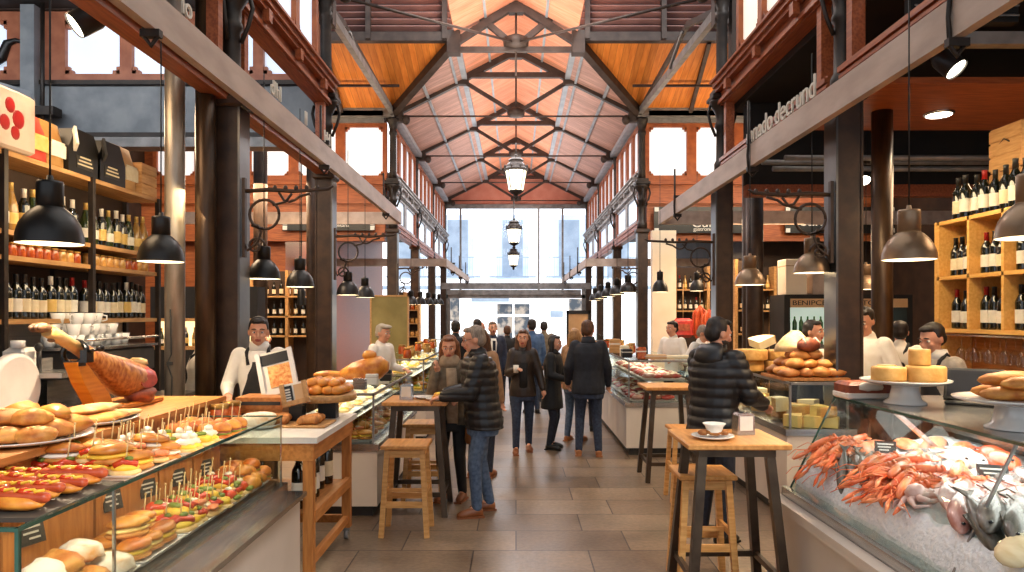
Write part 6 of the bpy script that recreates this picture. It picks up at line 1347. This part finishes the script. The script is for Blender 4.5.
person('dark-haired man far left in the crowd above the couple',-1.05,12.2,1.76,175,'short','hairblack','coatblack','jacket','denimdark','shoeblack',None,None,0,(0,0),None,(),.015)
person('person with black hair between the crowd and the couple',-.75,13.6,1.78,170,'short','hairblack','darknavy','jacket','denimdark','shoeblack',None,None,0,(0,0),None,(),.015)
person('dark-haired shopper beyond the coat woman, near the entrance',.6,15,1.72,180,'short','hairblack','jacketgrey','jacket','denimdark','shoeblack',None,None,0,(0,0),None,(),.016)
# man at the cheese counter
person('dark-haired bearded man in a black quilted puffer jacket at the cheese counter',1.62,5.75,1.84,128,'short','hairblack','puffer','puffer','denimdark','shoeblack',((-.22,-.34,1.06),(.2,-.36,1.06)),((-.11,.02),(.11,-.04)),R(5),(R(-22),R(16)),'puffer',('hood','beard'),.0085,quilt=.012,bulk=1.06)
# sellers behind the counters
person('young dark-haired vendor in white shirt and black apron behind the menu stand',-2.36,6.45,1.84,10,'short','hairblack','shirtwhite','shirt','blackpants','shoeblack',((-.2,-.3,1.1),(.2,-.3,1.12)),None,R(4),(R(8),R(10)),'shirtwhite',('apron',),.0095)
person('vendor in white shirt half hidden between the left poles',-3.25,7.1,1.76,120,'short','hairblack','shirtwhite','shirt','blackpants','shoeblack',HL,None,R(8),(0,R(14)),None,('apron',),.012)
person('dark-haired man in a pale pink shirt behind the young vendor',-3.0,8.2,1.72,100,'short','hairblack','fishpink','shirt','blackpants','shoeblack',None,None,0,(0,0),None,(),.012)
person('vendor with a pale flat cap and white shirt behind the left counters',-1.86,9.45,1.74,62,'cap','capgrey','shirtwhite','shirt','blackpants','shoeblack',HL,None,R(6),(0,R(8)),None,(),.0115)
person('dark-haired vendor in a white shirt behind the meat counter',2.62,11.6,1.76,-48,'short','hairblack','shirtwhite','shirt','blackpants','shoeblack',HL,None,R(4),(R(-10),R(6)),None,(),.0115)
person('grey-haired vendor in a white jacket bending behind the meat counter',2.78,10.9,1.72,40,'short','hairgrey','shirtwhite','shirt','blackpants','shoeblack',HL,None,R(14),(R(16),R(20)),None,(),.012)
person('man in a dark jacket beyond the bread heap, looking across',3.26,7.7,1.8,38,'short','hairblack','coatblack','jacket','blackpants','shoeblack',HL,None,0,(R(6),R(4)),None,('lapel',),.011)
person('tall dark-haired vendor in white leaning behind the near right column',3.58,7.05,1.94,-60,'short','hairblack','shirtwhite','shirt','blackpants','shoeblack',HL,None,R(8),(R(10),R(22)),None,(),.0105)
person('vendor in profile with dark hair and black apron over a grey shirt by the till',3.58,5.85,1.8,-72,'short','hairblack','shirtgrey','shirt','blackpants','shoeblack',HL,None,R(10),(R(0),R(20)),'shirtwhite',('apron',),.0095)
person('vendor in white with a dark waistcoat behind the round right pole',4.25,7.75,1.8,150,'short','hairblack','shirtwhite','shirt','blackpants','shoeblack',None,None,R(6),(0,0),None,('apron',),.0115)
# ================================================================== camera, lights, world
cam = bpy.data.cameras.new('camera'); cam.sensor_width = 36; cam.lens = FPX*36/1024
cam.shift_x = -(VX-512)/1024; cam.shift_y = (VY-286)/1024; cam.clip_start = .05; cam.clip_end = 200
co = link('camera', cam, None, (0,0,EYE), (R(90),0,0)); sc.camera = co
w = bpy.data.worlds.new('world'); sc.world = w; w.use_nodes = True
bg = w.node_tree.nodes['Background']; bg.inputs[0].default_value = (.86,.92,1,1); bg.inputs[1].default_value = .9
sun = bpy.data.lights.new('sun','SUN'); sun.energy = 2.0; sun.angle = .2; link('sun', sun, None, (0,0,20), (R(48),0,R(20)))
# added area lamps standing in for soft daylight from the roof
area('aisle_fill', (.1,6,7.3), (0,0,0), 4.6, 7, 160, (1,.95,.9))
area('crossing_fill', (0,12.2,7.9), (R(12),0,0), 2.2, 3, 220, (1,.96,.92))
area('nave_fill', (0,22,6.5), (0,0,0), 1.6, 11, 420, (.96,.97,1))
# upward area lamps added in mid-air to brighten the roof boards
area('roof_fill', (0,22.5,5.6), (R(180),0,0), 2.2, 12, 200, (1,.92,.86))
area('roof_fill', (0,13.6,5.9), (R(165),0,0), 1.8, 2.5, 80, (1,.88,.78))
for s in (-1,1): area('transept_fill', (s*5.5,15.2,4.9), (R(180),0,0), 5, 1.2, 70, (1,.76,.5))  # added upward lamps brightening the transept roof, no fixtures there
for x, d, p in ((-4.2,4.8,70),(-4.6,8.3,130),(-4.6,12.6,190),(4.9,4.5,80),(5.2,8,80),(4.6,13.2,170),(-4.5,20,150),(4.6,20,150)):
    area('stall_fill', (x,d,4.2 if x<0 else 3.55), (0,0,0), 1.6, 1.6, p, (1,.7,.42))  # added warm fill for the stalls, no fixtures modelled
area('case_light', (2.5,3.0,1.27), (0,0,0), .5, 3.4, 34, (1,.97,.93))
area('wall_fill', (-6,7.6,5.6), (R(80),0,0), 5, .6, 70, (.9,.94,1))  # added cool lamp brightening the upper left wall panel
for s in (-1,1): area('wall_fill', (s*5.5,14.6,4.6), (R(85),0,0), 4.5, .4, 60, (1,.8,.55))  # added warm lamps brightening the orange transept walls
area('case_light', (2.7,8.2,1.22), (0,0,0), .3, 3.6, 7, (1,.85,.6))
for x,a,b in ((-1.65,6.5,8.8),(-1.7,10.2,15.5),(1.9,9.3,14.9)): area('case_light', (x,(a+b)/2,1.1 if x<0 and a<8 else 1.18), (0,0,0), .3, b-a, 2.6*(b-a), (1,.88,.66))
area('case_light', (-1.58,3.35,1.17), (0,R(20),0), .03, 2.3, 5, (1,.82,.55))  # narrow lamp added to brighten the left platters, no fixture there
area('rack_fill', (3.3,5.8,3.1), (0,R(-50),0), .3, 2.2, 26, (1,.76,.44))  # added warm lamp giving the right rack its glow
area('rack_fill', (-2.9,5.6,2.85), (0,R(58),0), .3, 2.0, 16, (1,.76,.44))  # same kind of added lamp for the left rack
sc.view_settings.view_transform = 'Standard'
sc.view_settings.exposure = .15
sc.cycles.use_denoising = True
sc.cycles.max_bounces = 6; sc.cycles.diffuse_bounces = 3; sc.cycles.glossy_bounces = 3; sc.cycles.transparent_max_bounces = 12; sc.cycles.caustics_reflective = False; sc.cycles.caustics_refractive = False
sc.cycles.sample_clamp_indirect = 4
